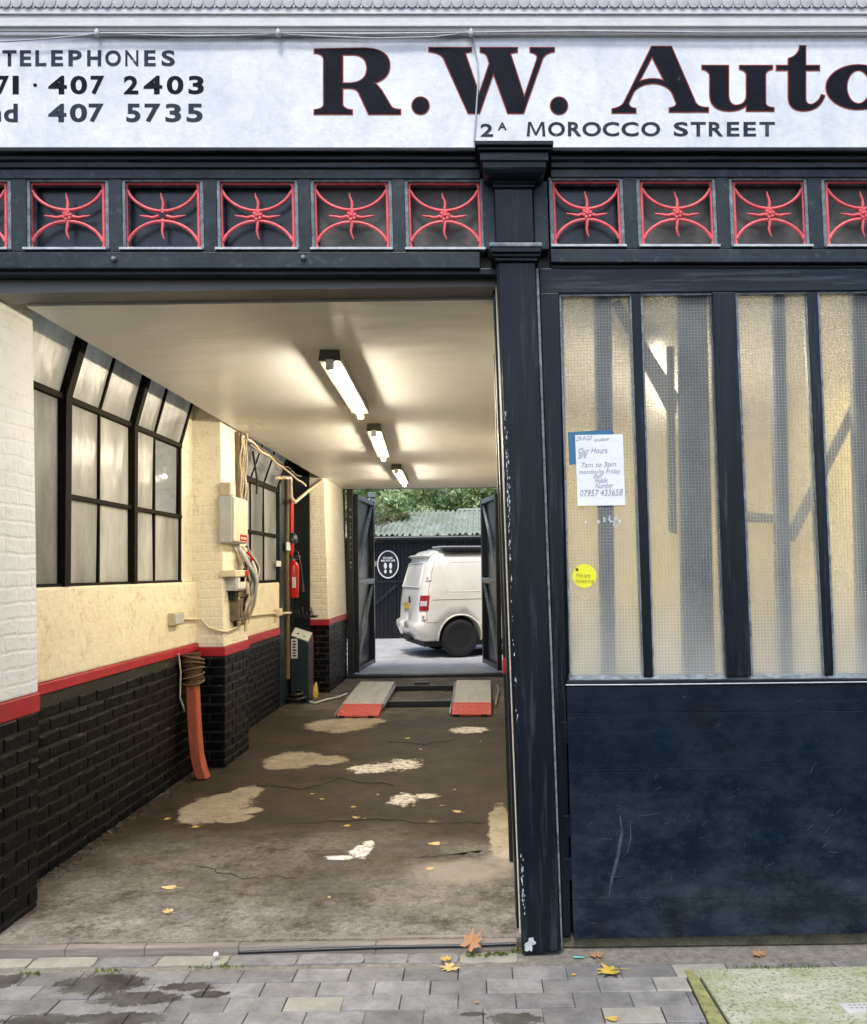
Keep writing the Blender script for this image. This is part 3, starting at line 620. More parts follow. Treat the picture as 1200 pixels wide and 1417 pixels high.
sign = thing('sign_board', 'white painted fascia sign with black serif lettering', 'sign', (0, YF, 3.7))
YS = 3.70
b = MB(); b.fq(-70, 1290, 46, 204, YS, Yb)
b.build('board', MT['sign'], sign)
def curve_mesh(splines, offset=0., ext=0.0006):
    cu = bpy.data.curves.new('tmp', 'CURVE'); cu.dimensions = '2D'; cu.fill_mode = 'BOTH'; cu.extrude = ext; cu.offset = offset
    for pts in splines:
        s_ = cu.splines.new('POLY'); s_.points.add(len(pts) - 1); s_.use_cyclic_u = True
        for q, (a, c) in zip(s_.points, pts): q.co = (a, c, 0, 1)
    o = bpy.data.objects.new('tmp', cu); C.objects.link(o); dg = bpy.context.evaluated_depsgraph_get()
    me = bpy.data.meshes.new_from_object(o.evaluated_get(dg)); bpy.data.objects.remove(o); bpy.data.curves.remove(cu); return me
def path(spec):
    """list of points; ('q', ctrl, end) is a quadratic curve"""
    out = []
    for s_ in spec:
        if s_[0] == 'q':
            a = out[-1]; c_, e = s_[1], s_[2]
            for i in range(1, 11):
                t = i / 10; out.append(((1 - t) ** 2 * a[0] + 2 * t * (1 - t) * c_[0] + t * t * e[0], (1 - t) ** 2 * a[1] + 2 * t * (1 - t) * c_[1] + t * t * e[1]))
        elif s_[0] == 'el':
            _, cx, cy_, rx, ry = s_
            out += [(cx + rx * math.cos(2 * math.pi * i / 40), cy_ + ry * math.sin(2 * math.pi * i / 40)) for i in range(40)]
        else: out.append(s_)
    return out
def big_letter(specs, ox, sc_=3.158):
    sp_ = []
    for spec in specs:
        w = []
        for a, c in path(spec): q = PY(ox + a / sc_, 50 + c / sc_, YS); w.append((q.x, q.z))
        sp_.append(w)
    cx = sum(p[0] for p in sp_[0]) / len(sp_[0]); cz = sum(p[1] for p in sp_[0]) / len(sp_[0])
    loc = [[(a - cx, c - cz) for a, c in w] for w in sp_]
    def put(name, me, mat, Y, par):
        me.materials.clear(); me.materials.append(mat); me.transform(Matrix.Translation((cx, Y, cz)) @ Matrix.Rotation(math.pi / 2, 4, 'X')); return link(name, me, mat, par)
    L = put('letter', curve_mesh(loc, -.0020), MT['letter'], YS - .0022, sign)
    put('red_outline', curve_mesh(loc, .0026), MT['letter_red'], YS - .0012, L)
Q = 'q'
big_letter([[(47, 57), (80, 55), (265, 52), (Q, (378, 55), (378, 128)), (Q, (378, 185), (312, 205)), (Q, (335, 222), (350, 250)), (385, 308), (Q, (395, 320), (425, 320)), (425, 342), (285, 342), (240, 245), (Q, (228, 228), (200, 228)), (172, 228), (172, 300), (Q, (180, 320), (214, 322)), (214, 342), (47, 342), (47, 322), (Q, (85, 318), (88, 300)), (88, 100), (Q, (85, 76), (47, 75))],
            [(172, 82), (172, 205), (205, 205), (Q, (277, 200), (277, 140)), (Q, (275, 82), (215, 82))]], 420)
for cx in (512, 1117): big_letter([[('el', cx, 304, 38, 38)]], 420)
big_letter([[(548, 50), (735, 50), (735, 68), (708, 75), (768, 250), (812, 120), (803, 90), (Q, (798, 74), (772, 70)), (772, 50), (935, 50), (935, 70), (905, 76), (965, 262), (1020, 100), (Q, (1026, 76), (990, 70)), (990, 50), (1097, 50), (1097, 68), (Q, (1058, 74), (1046, 98)), (962, 338), (893, 338), (830, 165), (770, 338), (720, 338), (612, 98), (Q, (602, 75), (548, 68))]], 420)
big_letter([[(258, 45), (345, 45), (452, 292), (Q, (465, 312), (507, 312)), (507, 332), (335, 332), (335, 314), (Q, (372, 308), (364, 288)), (345, 243), (Q, (320, 210), (265, 207)), (Q, (205, 210), (180, 245)), (160, 290), (Q, (155, 312), (190, 316)), (190, 336), (85, 336), (85, 318), (Q, (125, 312), (138, 288))],
            [(260, 92), (205, 198), (Q, (260, 175), (312, 194))]], 820)
big_letter([[(478, 128), (595, 128), (595, 258), (Q, (597, 302), (630, 302)), (Q, (672, 298), (672, 255)), (672, 170), (Q, (670, 150), (642, 145)), (642, 128), (787, 128), (787, 145), (Q, (757, 150), (757, 170)), (757, 292), (Q, (760, 312), (793, 312)), (793, 328), (672, 328), (672, 303), (Q, (645, 328), (595, 328)), (Q, (512, 325), (512, 255)), (512, 172), (Q, (508, 150), (478, 145))]], 820)
big_letter([[(905, 42), (932, 42), (932, 128), (992, 128), (992, 150), (932, 150), (932, 275), (Q, (934, 300), (957, 298)), (Q, (988, 290), (1000, 255)), (1015, 260), (Q, (995, 327), (920, 327)), (Q, (855, 325), (855, 265)), (855, 150), (803, 150), (803, 128), (855, 128), (855, 98), (Q, (902, 85), (905, 42))]], 820)
big_letter([[('el', 1162, 223, 142, 98)], [('el', 1162, 222, 50, 73)]], 820)

_gl = {}
def glyph(ch, off=.022):
    if ch in 'MWN': off = min(off, .008)
    k = (ch, off)
    if k not in _gl:
        cu = bpy.data.curves.new('tmp', 'FONT'); cu.body = ch; cu.offset = off; cu.extrude = 0; cu.resolution_u = 4
        o = bpy.data.objects.new('tmp', cu); C.objects.link(o); dg = bpy.context.evaluated_depsgraph_get()
        me = bpy.data.meshes.new_from_object(o.evaluated_get(dg)); bpy.data.objects.remove(o); bpy.data.curves.remove(cu)
        xs = [v.co.x for v in me.vertices]; ys_ = [v.co.y for v in me.vertices]
        _gl[k] = (me, min(xs), max(xs), min(ys_), max(ys_))
    return _gl[k]
def hand_m():
    spl = [[(0, 0), (.14, 0), (.16, .62), (.38, .05), (.46, .05), (.70, .62), (.72, 0), (.86, 0), (.80, .8), (.66, .8), (.42, .22), (.20, .8), (.06, .8)]]
    me = curve_mesh(spl, 0, 0); return (me, 0, .86, 0, .8)
def put_glyph(ch, name, P00, P10, P01, mat, parent, off=.022):
    """glyph stretched over the parallelogram P00 (lower left) P10 (lower right) P01 (upper left)"""
    me, x0, x1, y0, y1 = hand_m() if ch == 'M' else glyph(ch, off); m2 = me.copy(); m2.name = name
    P00, P10, P01 = Vector(P00), Vector(P10), Vector(P01)
    for v in m2.vertices:
        v.co = P00 + (P10 - P00) * ((v.co.x - x0) / (x1 - x0)) + (P01 - P00) * ((v.co.y - y0) / (y1 - y0))
    m2.materials.clear(); return link(name, m2, mat, parent)
def sign_glyph(ch, x0, x1, y0, y1, mat='letter_grey', off=.022):
    e = YS - .0012; return put_glyph(ch, 'letter', PY(x0, y1, e), PY(x1, y1, e), PY(x0, y0, e), MT[mat], sign, off)
for ch, a, c in zip('TELEPHONES', (12, 103, 183, 265, 355, 452, 545, 650, 748, 838), (86, 162, 240, 327, 424, 525, 628, 718, 808, 908)): sign_glyph(ch, a / 3.75, c / 3.75, 69.2, 91.4, 'letter_grey', .03)
for ch, a, c in zip('71407' + '2403', (-18, 65, 250, 365, 470, 642, 745, 865, 978), (46, 97, 347, 452, 541, 718, 842, 952, 1058)): sign_glyph(ch, a / 3.75, c / 3.75, 104.6, 130.2, 'letter', .03)
sign_glyph('.', 172 / 3.75, 192 / 3.75, 115, 120, 'letter')
for ch, a, c in zip('d407' + '5735', (20, 250, 362, 460, 655, 750, 858, 968), (92, 345, 452, 537, 729, 833, 940, 1052)): sign_glyph(ch, a / 3.75, c / 3.75, 143.2, 168.8, 'letter_grey', .03)
sign_glyph('n', -58 / 3.75, 5 / 3.75, 149.5, 168.5, 'letter_grey', .03)
for ch, a, c, y0, y1 in [('2', 130, 165, 342, 378), ('A', 178, 203, 338, 360)] + [(k, a, c, 337, 377) for k, a, c in zip('MOROCCO' + 'STREET', (258, 317, 372, 412, 468, 520, 575, 665, 712, 762, 812, 858, 902), (310, 364, 410, 464, 514, 568, 628, 705, 754, 802, 847, 893, 945))]:
    sign_glyph(ch, 600 + a / 2, 600 + c / 2, y0 / 2, y1 / 2, 'letter_grey', .026)

# cables along the cornice
def px_tube(pts, Y, r): 
    b = MB(); P_ = []
    pts = [PY(x, y, Y) for x, y in pts]
    for i in range(len(pts) - 1):
        for k in range(5): P_.append(pts[i].lerp(pts[i + 1], k / 5))
    P_.append(pts[-1]); b.tube(P_, r, 6); return b
c1 = thing('cable', 'thin painted cable sagging along the top edge of the sign', 'cable', (-1, YS, 3.9))
px_tube([(-60, 57), (0, 57.5), (60, 54), (110, 49.5), (134, 46), (180, 47.5), (260, 50), (330, 49), (385, 46.5), (440, 50), (520, 53), (600, 51), (640, 46), (652, 43)], 3.675, .0035).build('wire', MT['cable_white'], c1)
px_tube([(134, 46), (240, 45.5), (385, 45.2), (500, 47), (652, 45), (800, 43), (1000, 45), (1280, 44)], 3.674, .0045).build('wire', MT['cable_white'], c1)
for x in (134, 385, 652):
    b = MB(); b.lathe([(.004, -.02), (.011, -.014), (.013, 0), (.009, .012), (.003, .02)], PY(x, 45.5, 3.670), (0, 0, 1), 10); b.build('knob', MT['cable_white'], c1)
c2 = px_tube([(652, 43), (656, 58), (661, 85), (662, 110), (660, 140), (658, 170), (656, 196)], 3.692, .0038).build('cable', MT['cable_white']); tag(c2, 'white painted cable running down across the letter W', 'cable')

# dark moulding below the sign and the fretwork frieze
def frieze(label, x0, x1, sqs, yt, ybot, low, dark):
    t = thing('transom_frieze', label, 'transom', PY((x0 + x1) / 2, 350, YF))
    b = MB(); b.fq(x0, x1, 203, 209, 3.655, Yb); b.fq(x0, x1, 209, 221, 3.685, Yb); b.bevq(x0, x1, 221, 232, 3.70, Yb, 0, 0); b.build('crown_moulding', MT['navy_h'], t, .004)
    b = MB(); b.fq(x0, x1, 232, yt - 4, 3.712, Yb); b.build('top_rail', MT['frieze'], t, .003)
    b = MB(); b.fq(x0, x1, ybot + 3, low, 3.708, Yb); b.build('bottom_rail', MT['frieze'], t, .004)
    eds = [x0] + [e for s_ in sqs for e in s_] + [x1]
    for a, c in zip(eds[0::2], eds[1::2]):
        if c - a > 2:
            b = MB(); b.fq(a + 4 if a != x0 else a, c - 4 if c != x1 else c, yt - 4, ybot + 3, 3.716, Yb); b.build('mullion', MT['frieze'], t, .003)
    for i, (a, c) in enumerate(sqs):
        b = MB()
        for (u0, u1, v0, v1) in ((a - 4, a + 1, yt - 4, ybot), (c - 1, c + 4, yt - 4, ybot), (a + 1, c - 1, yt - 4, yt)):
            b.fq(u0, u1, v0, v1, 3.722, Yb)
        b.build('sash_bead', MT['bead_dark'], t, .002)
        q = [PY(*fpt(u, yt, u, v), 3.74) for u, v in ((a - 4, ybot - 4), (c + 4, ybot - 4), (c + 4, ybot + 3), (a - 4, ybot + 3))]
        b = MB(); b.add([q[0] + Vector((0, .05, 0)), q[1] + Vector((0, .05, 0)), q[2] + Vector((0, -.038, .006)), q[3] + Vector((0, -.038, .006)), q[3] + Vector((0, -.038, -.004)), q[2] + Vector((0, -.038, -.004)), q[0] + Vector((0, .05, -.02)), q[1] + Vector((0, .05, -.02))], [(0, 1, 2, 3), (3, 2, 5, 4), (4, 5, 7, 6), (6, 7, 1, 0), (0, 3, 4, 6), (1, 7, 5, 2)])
        b.build('sill_bead', MT['bead'], t, .001)  # light caught by the sloping top is put into its pale colour
        b = MB(); b.fq(a - 6, c + 6, yt - 6, ybot + 6, 3.785, 3.80); b.build('back_panel', MT['panel_dark'] if i in dark else MT['panel_dust'], t)
        # ironwork
        cx, cy_ = (a + c) / 2, (yt + ybot) / 2 + 1; hw, hh = (c - a) / 2, (ybot - yt) / 2
        Y = 3.742; xs = lambda u: cx + u * hw; ys_ = lambda v: cy_ + v * hh
        W = lambda u, v: PY(*fpt(xs(u), yt, xs(u), ys_(v)), Y)
        rr = random.Random(i * 7 + int(x1)); b = MB()
        b.tube([W(-.95, -.93), W(-.95, 0), W(-.95, .95)], .0078); b.tube([W(.95, -.93), W(.95, 0), W(.95, .95)], .0078); b.tube([W(-.97, -.95), W(.97, -.95)], .0062)
        for sg in (-1, 1):
            pts = []; dep = .16 + rr.uniform(-.02, .02)
            for k in range(21):
                u = -.92 + 1.84 * k / 20; e = math.sqrt(max(0, 1 - (abs(u) / 1.0) ** 2.0)); v = sg * (.93 - (.93 - dep) * (math.sqrt(max(0, 1 - (u / .96) ** 2))) ** 1.15)
                pts.append(W(u, v))
            b.tube(pts, .0076, 7)
            w_ = rr.uniform(.7, 1.3)
            sp_ = [W(.05 * w_ * math.sin(k * 1.25 + sg) * (k / 5), sg * (.08 + .12 * k)) for k in range(6)]; b.tube(sp_, [.0078, .0078, .0072, .0062, .005, .0024], 6)
            sp_ = [W(sg * (.1 + .1 * k), .05 * math.sin(k * .9) + (.03 if k > 3 else 0)) for k in range(6)]; b.tube(sp_, [.0078, .008, .0072, .0062, .005, .0022], 6)
            b.lathe([(.004, -.012), (.0085, 0), (.004, .012)], W(-.93, sg * .92), (0, 0, 1), 8); b.lathe([(.004, -.012), (.0085, 0), (.004, .012)], W(.93, sg * .92), (0, 0, 1), 8)
        g = b.build('iron_grille', MT['red_iron'], t)
        if not (x0 < 0 and i == 2):
            b = MB(); c0 = W(0, 0)
            for k in range(6):
                an = k * math.pi / 3 + .3; q0 = c0 + Vector((math.cos(an) * .0155, -.006, math.sin(an) * .0155)); b.lathe([(.002, -.008), (.0085, -.005), (.0095, 0), (.006, .005)], q0, (0, -1, 0), 10)
            b.lathe([(.012, -.012), (.012, .004), (.0085, .012), (.003, .015)], c0, (0, -1, 0), 14); b.build('rosette', MT['red_iron'], g)
    return t
fl = frieze('black transom of red iron grilles above the open passage', -100, 664, [(-92, 11), (40, 146), (172, 277), (303, 408), (433, 538), (563, 665)], 251, 345, 371, (0, 1, 2, 3))
for x in (158, 420, 422 - 400):
    if x > 100:
        b = MB(); b.lathe([(.012, 0), (.013, .004), (.011, .012), (.005, .017)], PY(x, 359 if x < 300 else 357, 3.708), (0, -1, 0), 10); b.build('bolt', MT['galv'], fl)
b = MB(); b.fq(-100, 688, 371, 380, 3.735, Yb); b.build('under_edge', MT['navy_h'], fl, .003)
fr = frieze('black transom of red iron grilles above the garage door', 762, 1300, [(763, 858), (884, 986), (1012, 1113), (1140, 1243)], 249, 341, 363, (0,))
b = MB(); b.fq(762, 1300, 363, 371, 3.735, Yb); b.build('under_edge', MT['navy_h'], fr, .003)

# pilaster
pil = thing('pilaster', 'dark blue timber pilaster with bracket head between passage and garage door', 'pilaster', PZ(750, 1318))
b = MB(); b.fq(657, 766, 194, 200, 3.555, Yb); b.fq(661, 763, 200, 207, 3.57, Yb); b.fq(664, 760, 207, 209.5, 3.60, Yb); b.fq(664, 759, 210, 222, 3.585, Yb); b.fq(666, 757, 222, 224, 3.605, Yb)
b.build('bracket_head', MT['navy_h'], pil, .004)
b = MB()
ys_ = [224, 231, 239, 246, 250, 254]; yy = [3.592, 3.594, 3.604, 3.63, 3.65, 3.655]; xx = [0, 0, 2, 8, 13, 14]
for k in range(5):
    q = lambda j: [PY(*fpt(668 + xx[j], 224, 668 + xx[j], ys_[j]), yy[j]), PY(*fpt(755 - xx[j], 224, 755 - xx[j], ys_[j]), yy[j])]
    (a0, a1), (b0, b1) = q(k), q(k + 1); B = Vector((0, 1, 0))
    back = lambda p_: Vector((p_.x, Yb, p_.z))
    b.add([a0, a1, b1, b0, back(a0), back(a1), back(b1), back(b0)], [(0, 1, 2, 3), (4, 7, 6, 5), (0, 3, 7, 4), (1, 5, 6, 2)], False)
b.build('bracket_cove', MT['navy_h'], pil)
b = MB(); b.fq(682, 740, 254, 259, 3.662, Yb); b.build('neck_bead', MT['navy_h'], pil, .004)
b = MB(); b.fq(684, 737, 259, 336, 3.675, Yb); b.build('neck_block', MT['navy_v'], pil, .006)
for xa, xc in ((667, 684), (737, 757)): b = MB(); b.fq(xa, xc, 250, 345, 3.708, Yb); b.build('side_stile', MT['frieze'], pil, .004)
b = MB(); b.fq(677, 751, 335, 341, 3.625, Yb); b.build('cap_top', MT['bead_dark'], pil, .004)
b = MB(); b.bevq(677, 751, 341, 349, 3.63, Yb, 2, 0); b.fq(681, 747, 349, 355, 3.645, Yb); b.fq(685, 744, 355, 361, 3.658, Yb); b.build('cap_moulding', MT['navy_h'], pil, .004)
b = MB(); b.fpoly([(689, 361), (741, 361), (776, 1316), (725, 1322)], 3.675, Yb); b.build('shaft', MT['navy_v'], pil, .006)
b = MB(); b.fpoly([(741.5, 371), (745.5, 371), (779, 1313), (776.5, 1313)], 3.695, Yb); b.build('edge_bead', MT['bead_dark'], pil, .002)
# return of the shaft into the passage, with its cream and dark trims
b = MB(); a0 = PY(689, 361, 3.675); a1 = PY(725, 1322, 3.675)
for dx0, dx1, y0, y1, mt in ((-.006, .02, 3.69, 3.80, 'navy_v'), (-.009, .02, 3.80, 3.86, 'cream'), (-.020, .02, 3.86, 4.02, 'navy_v')):
    b = MB(); b.hexa([(a1.x + dx0, y0, a1.z), (a1.x + dx1, y0, a1.z), (a1.x + dx1, y1, a1.z), (a1.x + dx0, y1, a1.z), (a0.x + dx0, y0, a0.z), (a0.x + dx1, y0, a0.z), (a0.x + dx1, y1, a0.z), (a0.x + dx0, y1, a0.z)])
    b.build('jamb_lining', MT[mt], pil, .003)
b = MB()
for _ in range(120):
    yp = rnd.choice([rnd.uniform(570, 760), rnd.gauss(690, 30), rnd.uniform(560, 1000), rnd.gauss(1225, 25)]); xp = 689 + (yp - 361) * .0375
    s_ = rnd.choice((.0015, .002, .003, .005)); c0 = PY(xp + abs(rnd.gauss(0, 2.2)) + 1.0, yp, 3.674)
    n = 7; b.add([c0 + Vector((s_ * rnd.uniform(.4, 1) * math.cos(k * 6.283 / n) * .7, 0, s_ * rnd.uniform(.5, 3.2) * math.sin(k * 6.283 / n))) for k in range(n)], [tuple(range(n))])
b.build('paint_chip', MT['bead'], pil, kind='stuff')
b = MB(); c0 = PY(734, 1306, 3.6738); o_ = blob(c0.x, c0.z, .020, .026, 26, .35, 3); b.add([(a, 3.6738, c_) for a, c_ in o_], [tuple(range(26))]); b.build('bare_patch', MT['bead'], pil)

# garage door
door = thing('garage_door', 'dark blue boarded garage door with four tall wired glass panes', 'garage door', PZ(1000, 1305))
YD = 3.725
b = MB(); b.fpoly([(746, 371), (1300, 371), (1300, 401), (747, 406)], YD, 3.79); b.build('top_rail', MT['navy_h'], door, .004)
def upright(nm, xa, xb, ya, xc, xd, yb, Yf, mt='navy_v'):
    b = MB(); b.fpoly([(xa, ya), (xb, ya - (xb - xa) * .012), (xd, yb - (xd - xc) * .005), (xc, yb)], Yf, 3.79); return b.build(nm, MT[mt], door, .004)
upright('hinge_stile', 747, 774, 405, 779, 790, 1296, YD)
upright('glazing_bar', 874, 886.5, 405, 891.5, 904, 937, YD + .004)
upright('meeting_stile', 986, 1018, 404, 1006, 1040, 936, YD - .012)
upright('glazing_bar', 1117.5, 1131.5, 404, 1142, 1154, 934, YD + .004)
upright('hinge_stile', 1243, 1300, 403, 1262, 1320, 934, YD - .004)
for xa, xb, xc, xd in ((774, 776.5, 789, 791), (871.5, 874, 889.5, 891.5), (886.5, 889, 904, 906), (983.5, 986, 1003, 1006), (1018, 1021, 1040, 1043), (1115.5, 1117.5, 1140, 1142), (1131.5, 1134, 1154, 1157)):
    b = MB(); b.fpoly([(xa, 406), (xb, 406), (xd, 935), (xc, 935)], YD + .012, 3.785); b.build('putty_bead', MT['bead_dark'], door)
b = MB(); b.fpoly([(776, 406), (1243, 401), (1243, 405), (776, 410)], YD + .010, 3.785); b.build('putty_bead', MT['bead_dark'], door)
a = [PY(x, y, YD + .01) for x, y in ((788, 934), (1300, 930), (1300, 938), (788, 941))]
b = MB(); b.add([a[0] + Vector((0, .03, 0)), a[1] + Vector((0, .03, 0)), a[2] + Vector((0, -.022, 0)), a[3] + Vector((0, -.022, 0)), a[3] + Vector((0, .03, -.004)), a[2] + Vector((0, .03, -.004))], [(0, 1, 2, 3), (3, 2, 5, 4), (0, 4, 5, 1)]); b.build('sill_bead', MT['bead_dark'], door)
b = MB(); b.fpoly([(785, 941), (1300, 938), (1300, 947), (784, 951)], YD - .012, 3.79); b.build('middle_rail', MT['navy_h'], door, .004)
px_tube([(783, 948), (900, 947.3), (1050, 945.5), (1300, 942.5)], YD - .014, .0028).build('lit_edge_line', MT['bead'], door)  # light caught along the rail edge, drawn as a pale line
jo = [(951, 947), (986.5, 983), (1065, 1058.5), (1247, 1237), (1300, 1289)]
for (la, ra), (lb, rb) in zip(jo, jo[1:]):
    b = MB(); xl = lambda y: 784 + (y - 951) * .029
    b.fpoly([(xl(la), la + .25), (1310, ra + .2), (1320, rb - .2), (xl(lb), lb - .25)], YD - .010 + rnd.uniform(-.0008, .0008), 3.79); b.build('plank', MT['navy'], door, .0012)
b = MB()   # old screw heads and a long pale scrape on the boards
for (pts, w) in ([([(858, 1128), (861, 1150), (855, 1185), (847, 1215), (843, 1240)], 4.5), ([(872, 1135), (873, 1160), (868, 1180)], 1.6), ([(828, 1160), (848, 1161)], 1.3), ([(884, 1129), (912, 1125)], 1.0)] + [(lambda x, y, a, l: ([(x, y), (x + l * math.cos(a) * .5 + rnd.uniform(-1, 1), y + l * math.sin(a) * .5), (x + l * math.cos(a), y + l * math.sin(a))], rnd.uniform(.3, .8)))(rnd.uniform(800, 1190), rnd.choice([rnd.uniform(960, 1280), rnd.gauss(1150, 40)]), rnd.choice([rnd.gauss(0, .25), rnd.gauss(1.5, .3), rnd.gauss(-.8, .2)]), rnd.uniform(3, 15)) for _ in range(48)]):
    n = len(pts); L_ = [PY(x - w * (.2 + .8 * math.sin(math.pi * (k + .5) / n)) / 2, y, YD - .0115) for k, (x, y) in enumerate(pts)]; R_ = [PY(x + w * (.2 + .8 * math.sin(math.pi * (k + .5) / n)) / 2, y + .8, YD - .0115) for k, (x, y) in enumerate(pts)]
    b.add(L_ + R_[::-1], [tuple(range(2 * n))])
b.build('scrape', pm('scraped_paint', (.055, .072, .09), (.006, .012, .02), 30, .6, .2), door, kind='stuff')
for xa, xb, xc, xd in ((775, 873, 790, 891), (887, 985, 904.5, 1005), (1019.5, 1117, 1041, 1142), (1132, 1243, 1155, 1262)):
    b = MB(); b.fpoly([(xa - 1, 404), (xb + 1, 402), (xd + 1, 938), (xc - 1, 939)], YD + .030, YD + .036); b.build('pane', MT['wired'], door)
b = MB(); b.fpoly([(768, 404), (779, 404), (796, 1302), (782, 1302)], 3.792, 3.82); b.build('added_light_stop', MT['navy_v'], door)  # added backing strip that stops bay light leaking beside the stile
# hinges
for y in (1000, 1130, 1190):
    x = 779 + (y - 1000) * .02
    b = MB(); b.fq(x - 3, x + 9, y, y + 30, YD - .003, 3.75); b.build('hinge', MT['navy_v'], door, .002)
sill = MB(); sill.fpoly([(778, 1298), (1330, 1289), (1330, 1305), (778, 1312)], YD + .02, 3.86); s_ = sill.build('stone_sill', MT['sill'], None, .006); tag(s_, 'mossy stone sill under the garage door', 'door sill')

# papers and stickers on the first pane
def card(name, pix, mat, label, cat, Y, curl=0):
    b = MB(); b.fpoly(pix, Y, Y + .0012); o = b.build(name, MT[mat]); return tag(o, label, cat)
YP = YD + .029
note = MB(); n = 8; pts = []
for j in range(n + 1):
    for i in range(n + 1):
        u, v = i / n, j / n; x = 796 + u * 66 + v * 3.5; y = 602 + v * 98 - u * 1
        lift = .03 * max(0, (1 - u) * v - .8) + .0010 * abs(math.sin(u * 5) * math.sin(v * 4))
        pts.append(PY(x, y, YP - .004 - lift))
note.add(pts, [(j * (n + 1) + i, j * (n + 1) + i + 1, (j + 1) * (n + 1) + i + 1, (j + 1) * (n + 1) + i) for j in range(n) for i in range(n)], True)
note_o = note.build('opening_hours_note', MT['paper']); tag(note_o, 'white handwritten opening hours note taped to the first pane', 'note')
def write(text, x0, x1, y0, y1, Y, mat, parent, tilt=0, off=.0, slant=0):
    """one line of lettering as one flat piece"""
    e = Y; me, a0, a1, b0, b1 = glyph(text, off); m2 = me.copy(); m2.name = 'writing'
    for v in m2.vertices:
        u = (v.co.x - a0) / (a1 - a0); w = (v.co.y - b0) / (b1 - b0)
        v.co = PY(x0 + (x1 - x0) * u + slant * w, y1 + (y0 - y1) * w + tilt * u, e)
    m2.materials.clear(); return link('writing', m2, mat, parent)
for tx, x0, x1, y0, y1 in (('29-9-23', 797, 818, 604, 610), ('to whom', 822, 842, 606, 611), ('Our Hours', 800, 840, 620, 628), ('are', 800, 811, 629, 635), ('7am to 3pm', 804, 852, 640, 649), ('monday/to Friday', 801, 858, 650, 658), ('our', 821, 834, 657, 662), ('Mobile', 823, 840, 662, 669), ('Number', 824, 848, 669, 676), ('07957 433658', 802, 861, 678, 687)):
    write(tx, x0, x1, y0, y1, YP - .0055, MT['ink'], note_o, -1.5, .0, 1.5)
bc = card('blue_sticker', [(786, 598), (842, 595), (850, 598), (849, 602), (848, 640), (788, 643)], 'blue_card', 'blue square sticker half hidden behind the handwritten note', 'sticker', YP - .0022)
b = MB(); c0 = PY(809, 797, YP - .001); ang = [2 * math.pi * k / 36 for k in range(36)]
b.prism([(c0.x + .0515 * math.cos(t), c0.y, c0.z + .0515 * math.sin(t)) for t in ang], (0, .001, 0)); ys = b.build('round_sticker', MT['yellow_card']); tag(ys, 'round yellow sticker low on the first pane', 'sticker')
write('We are', 797, 817, 793, 799, YP - .0025, MT['yellow_ink'], ys); write('listening', 797, 822, 801, 808, YP - .0025, MT['yellow_ink'], ys)
write('o', 796.5, 800.5, 786, 790, YP - .0025, MT['letter'], ys, 0, .05)
b = MB()
for i, (x, y) in enumerate(((811, 722), (829, 722), (836, 719), (846, 721), (853, 718), (858, 721), (850, 724), (843, 717))):
    c0 = PY(x, y, YP - .001); s_ = .006 if i != 0 else .004; o_ = blob(c0.x, c0.z, s_, s_ * 1.6, 14, .4, 60 + i); b.add([(a, c0.y, c_) for a, c_ in o_], [tuple(range(14))])
t_ = b.build('sticker_remains', MT['bead']); tag(t_, 'torn scraps of old tape on the pane below the note', 'tape')

# steel gate parked behind the glass
g = thing('steel_gate', 'dark steel gate with diagonal braces standing behind the wired glass', 'gate', PY(1000, 1200, 3.87))
def gpost(pix, Y, d=.04):
    b = MB(); b.fpoly(pix, Y, Y + d); return b
for nm, pix in (('post', [(822, 395), (846, 395), (853, 960), (834, 960)]), ('post', [(938, 395), (978, 395), (990, 960), (946, 960)]), ('post', [(1068, 395), (1086, 395), (1098, 960), (1078, 960)]), ('post', [(1178, 395), (1215, 395), (1226, 960), (1190, 960)])):
    gpost(pix, 3.772).build(nm, MT['gate_blue'], g, .003)
for pix in ([(846, 420), (858, 414), (938, 545), (936, 572), (925, 570)], [(1084, 748), (1100, 750), (1186, 575), (1186, 545)], [(1000, 715), (1020, 705), (1070, 712), (1070, 724), (1030, 722)], [(922, 480), (932, 480), (938, 740), (926, 735)]):
    gpost(pix, 3.83, .02).build('brace', MT['gate_blue'], g, .003)
b = MB(); b.fpoly([(775, 955), (1300, 950), (1300, 985), (775, 990)], 3.80, 3.83); b.build('lower_rail', MT['steel_blue'], g)

# folded front gate leaf seen edge-on beyond the pilaster
g = thing('folded_gate', 'slim dark folded gate leaf just inside the pilaster with red reflector', 'gate', (.15, 4.73, FZ))
b = MB(); b.hexa([(.142, 4.71, FZ + .002), (.20, 4.71, FZ + .002), (.20, 4.79, FZ + .002), (.142, 4.79, FZ + .002), (.098, 4.71, CE - .06), (.17, 4.71, CE - .06), (.17, 4.79, CE - .06), (.098, 4.79, CE - .06)])
b.build('leaf_edge', MT['steel_black'], g, .005)
b = MB(); b.hexa([(.16, 4.40, FZ + .002), (.22, 4.40, FZ + .002), (.22, 4.44, FZ + .002), (.16, 4.44, FZ + .002), (.125, 4.40, CE - .02), (.17, 4.40, CE - .02), (.17, 4.44, CE - .02), (.125, 4.44, CE - .02)])
b.build('leaf_edge', MT['bead_dark'], g, .004)
c0 = PY(700, 921, 4.39); b = MB(); b.box(c0.x - .015, c0.x + .018, 4.385, 4.399, c0.z - .038, c0.z + .038); b.build('red_reflector', MT['ext_red'], g, .004)

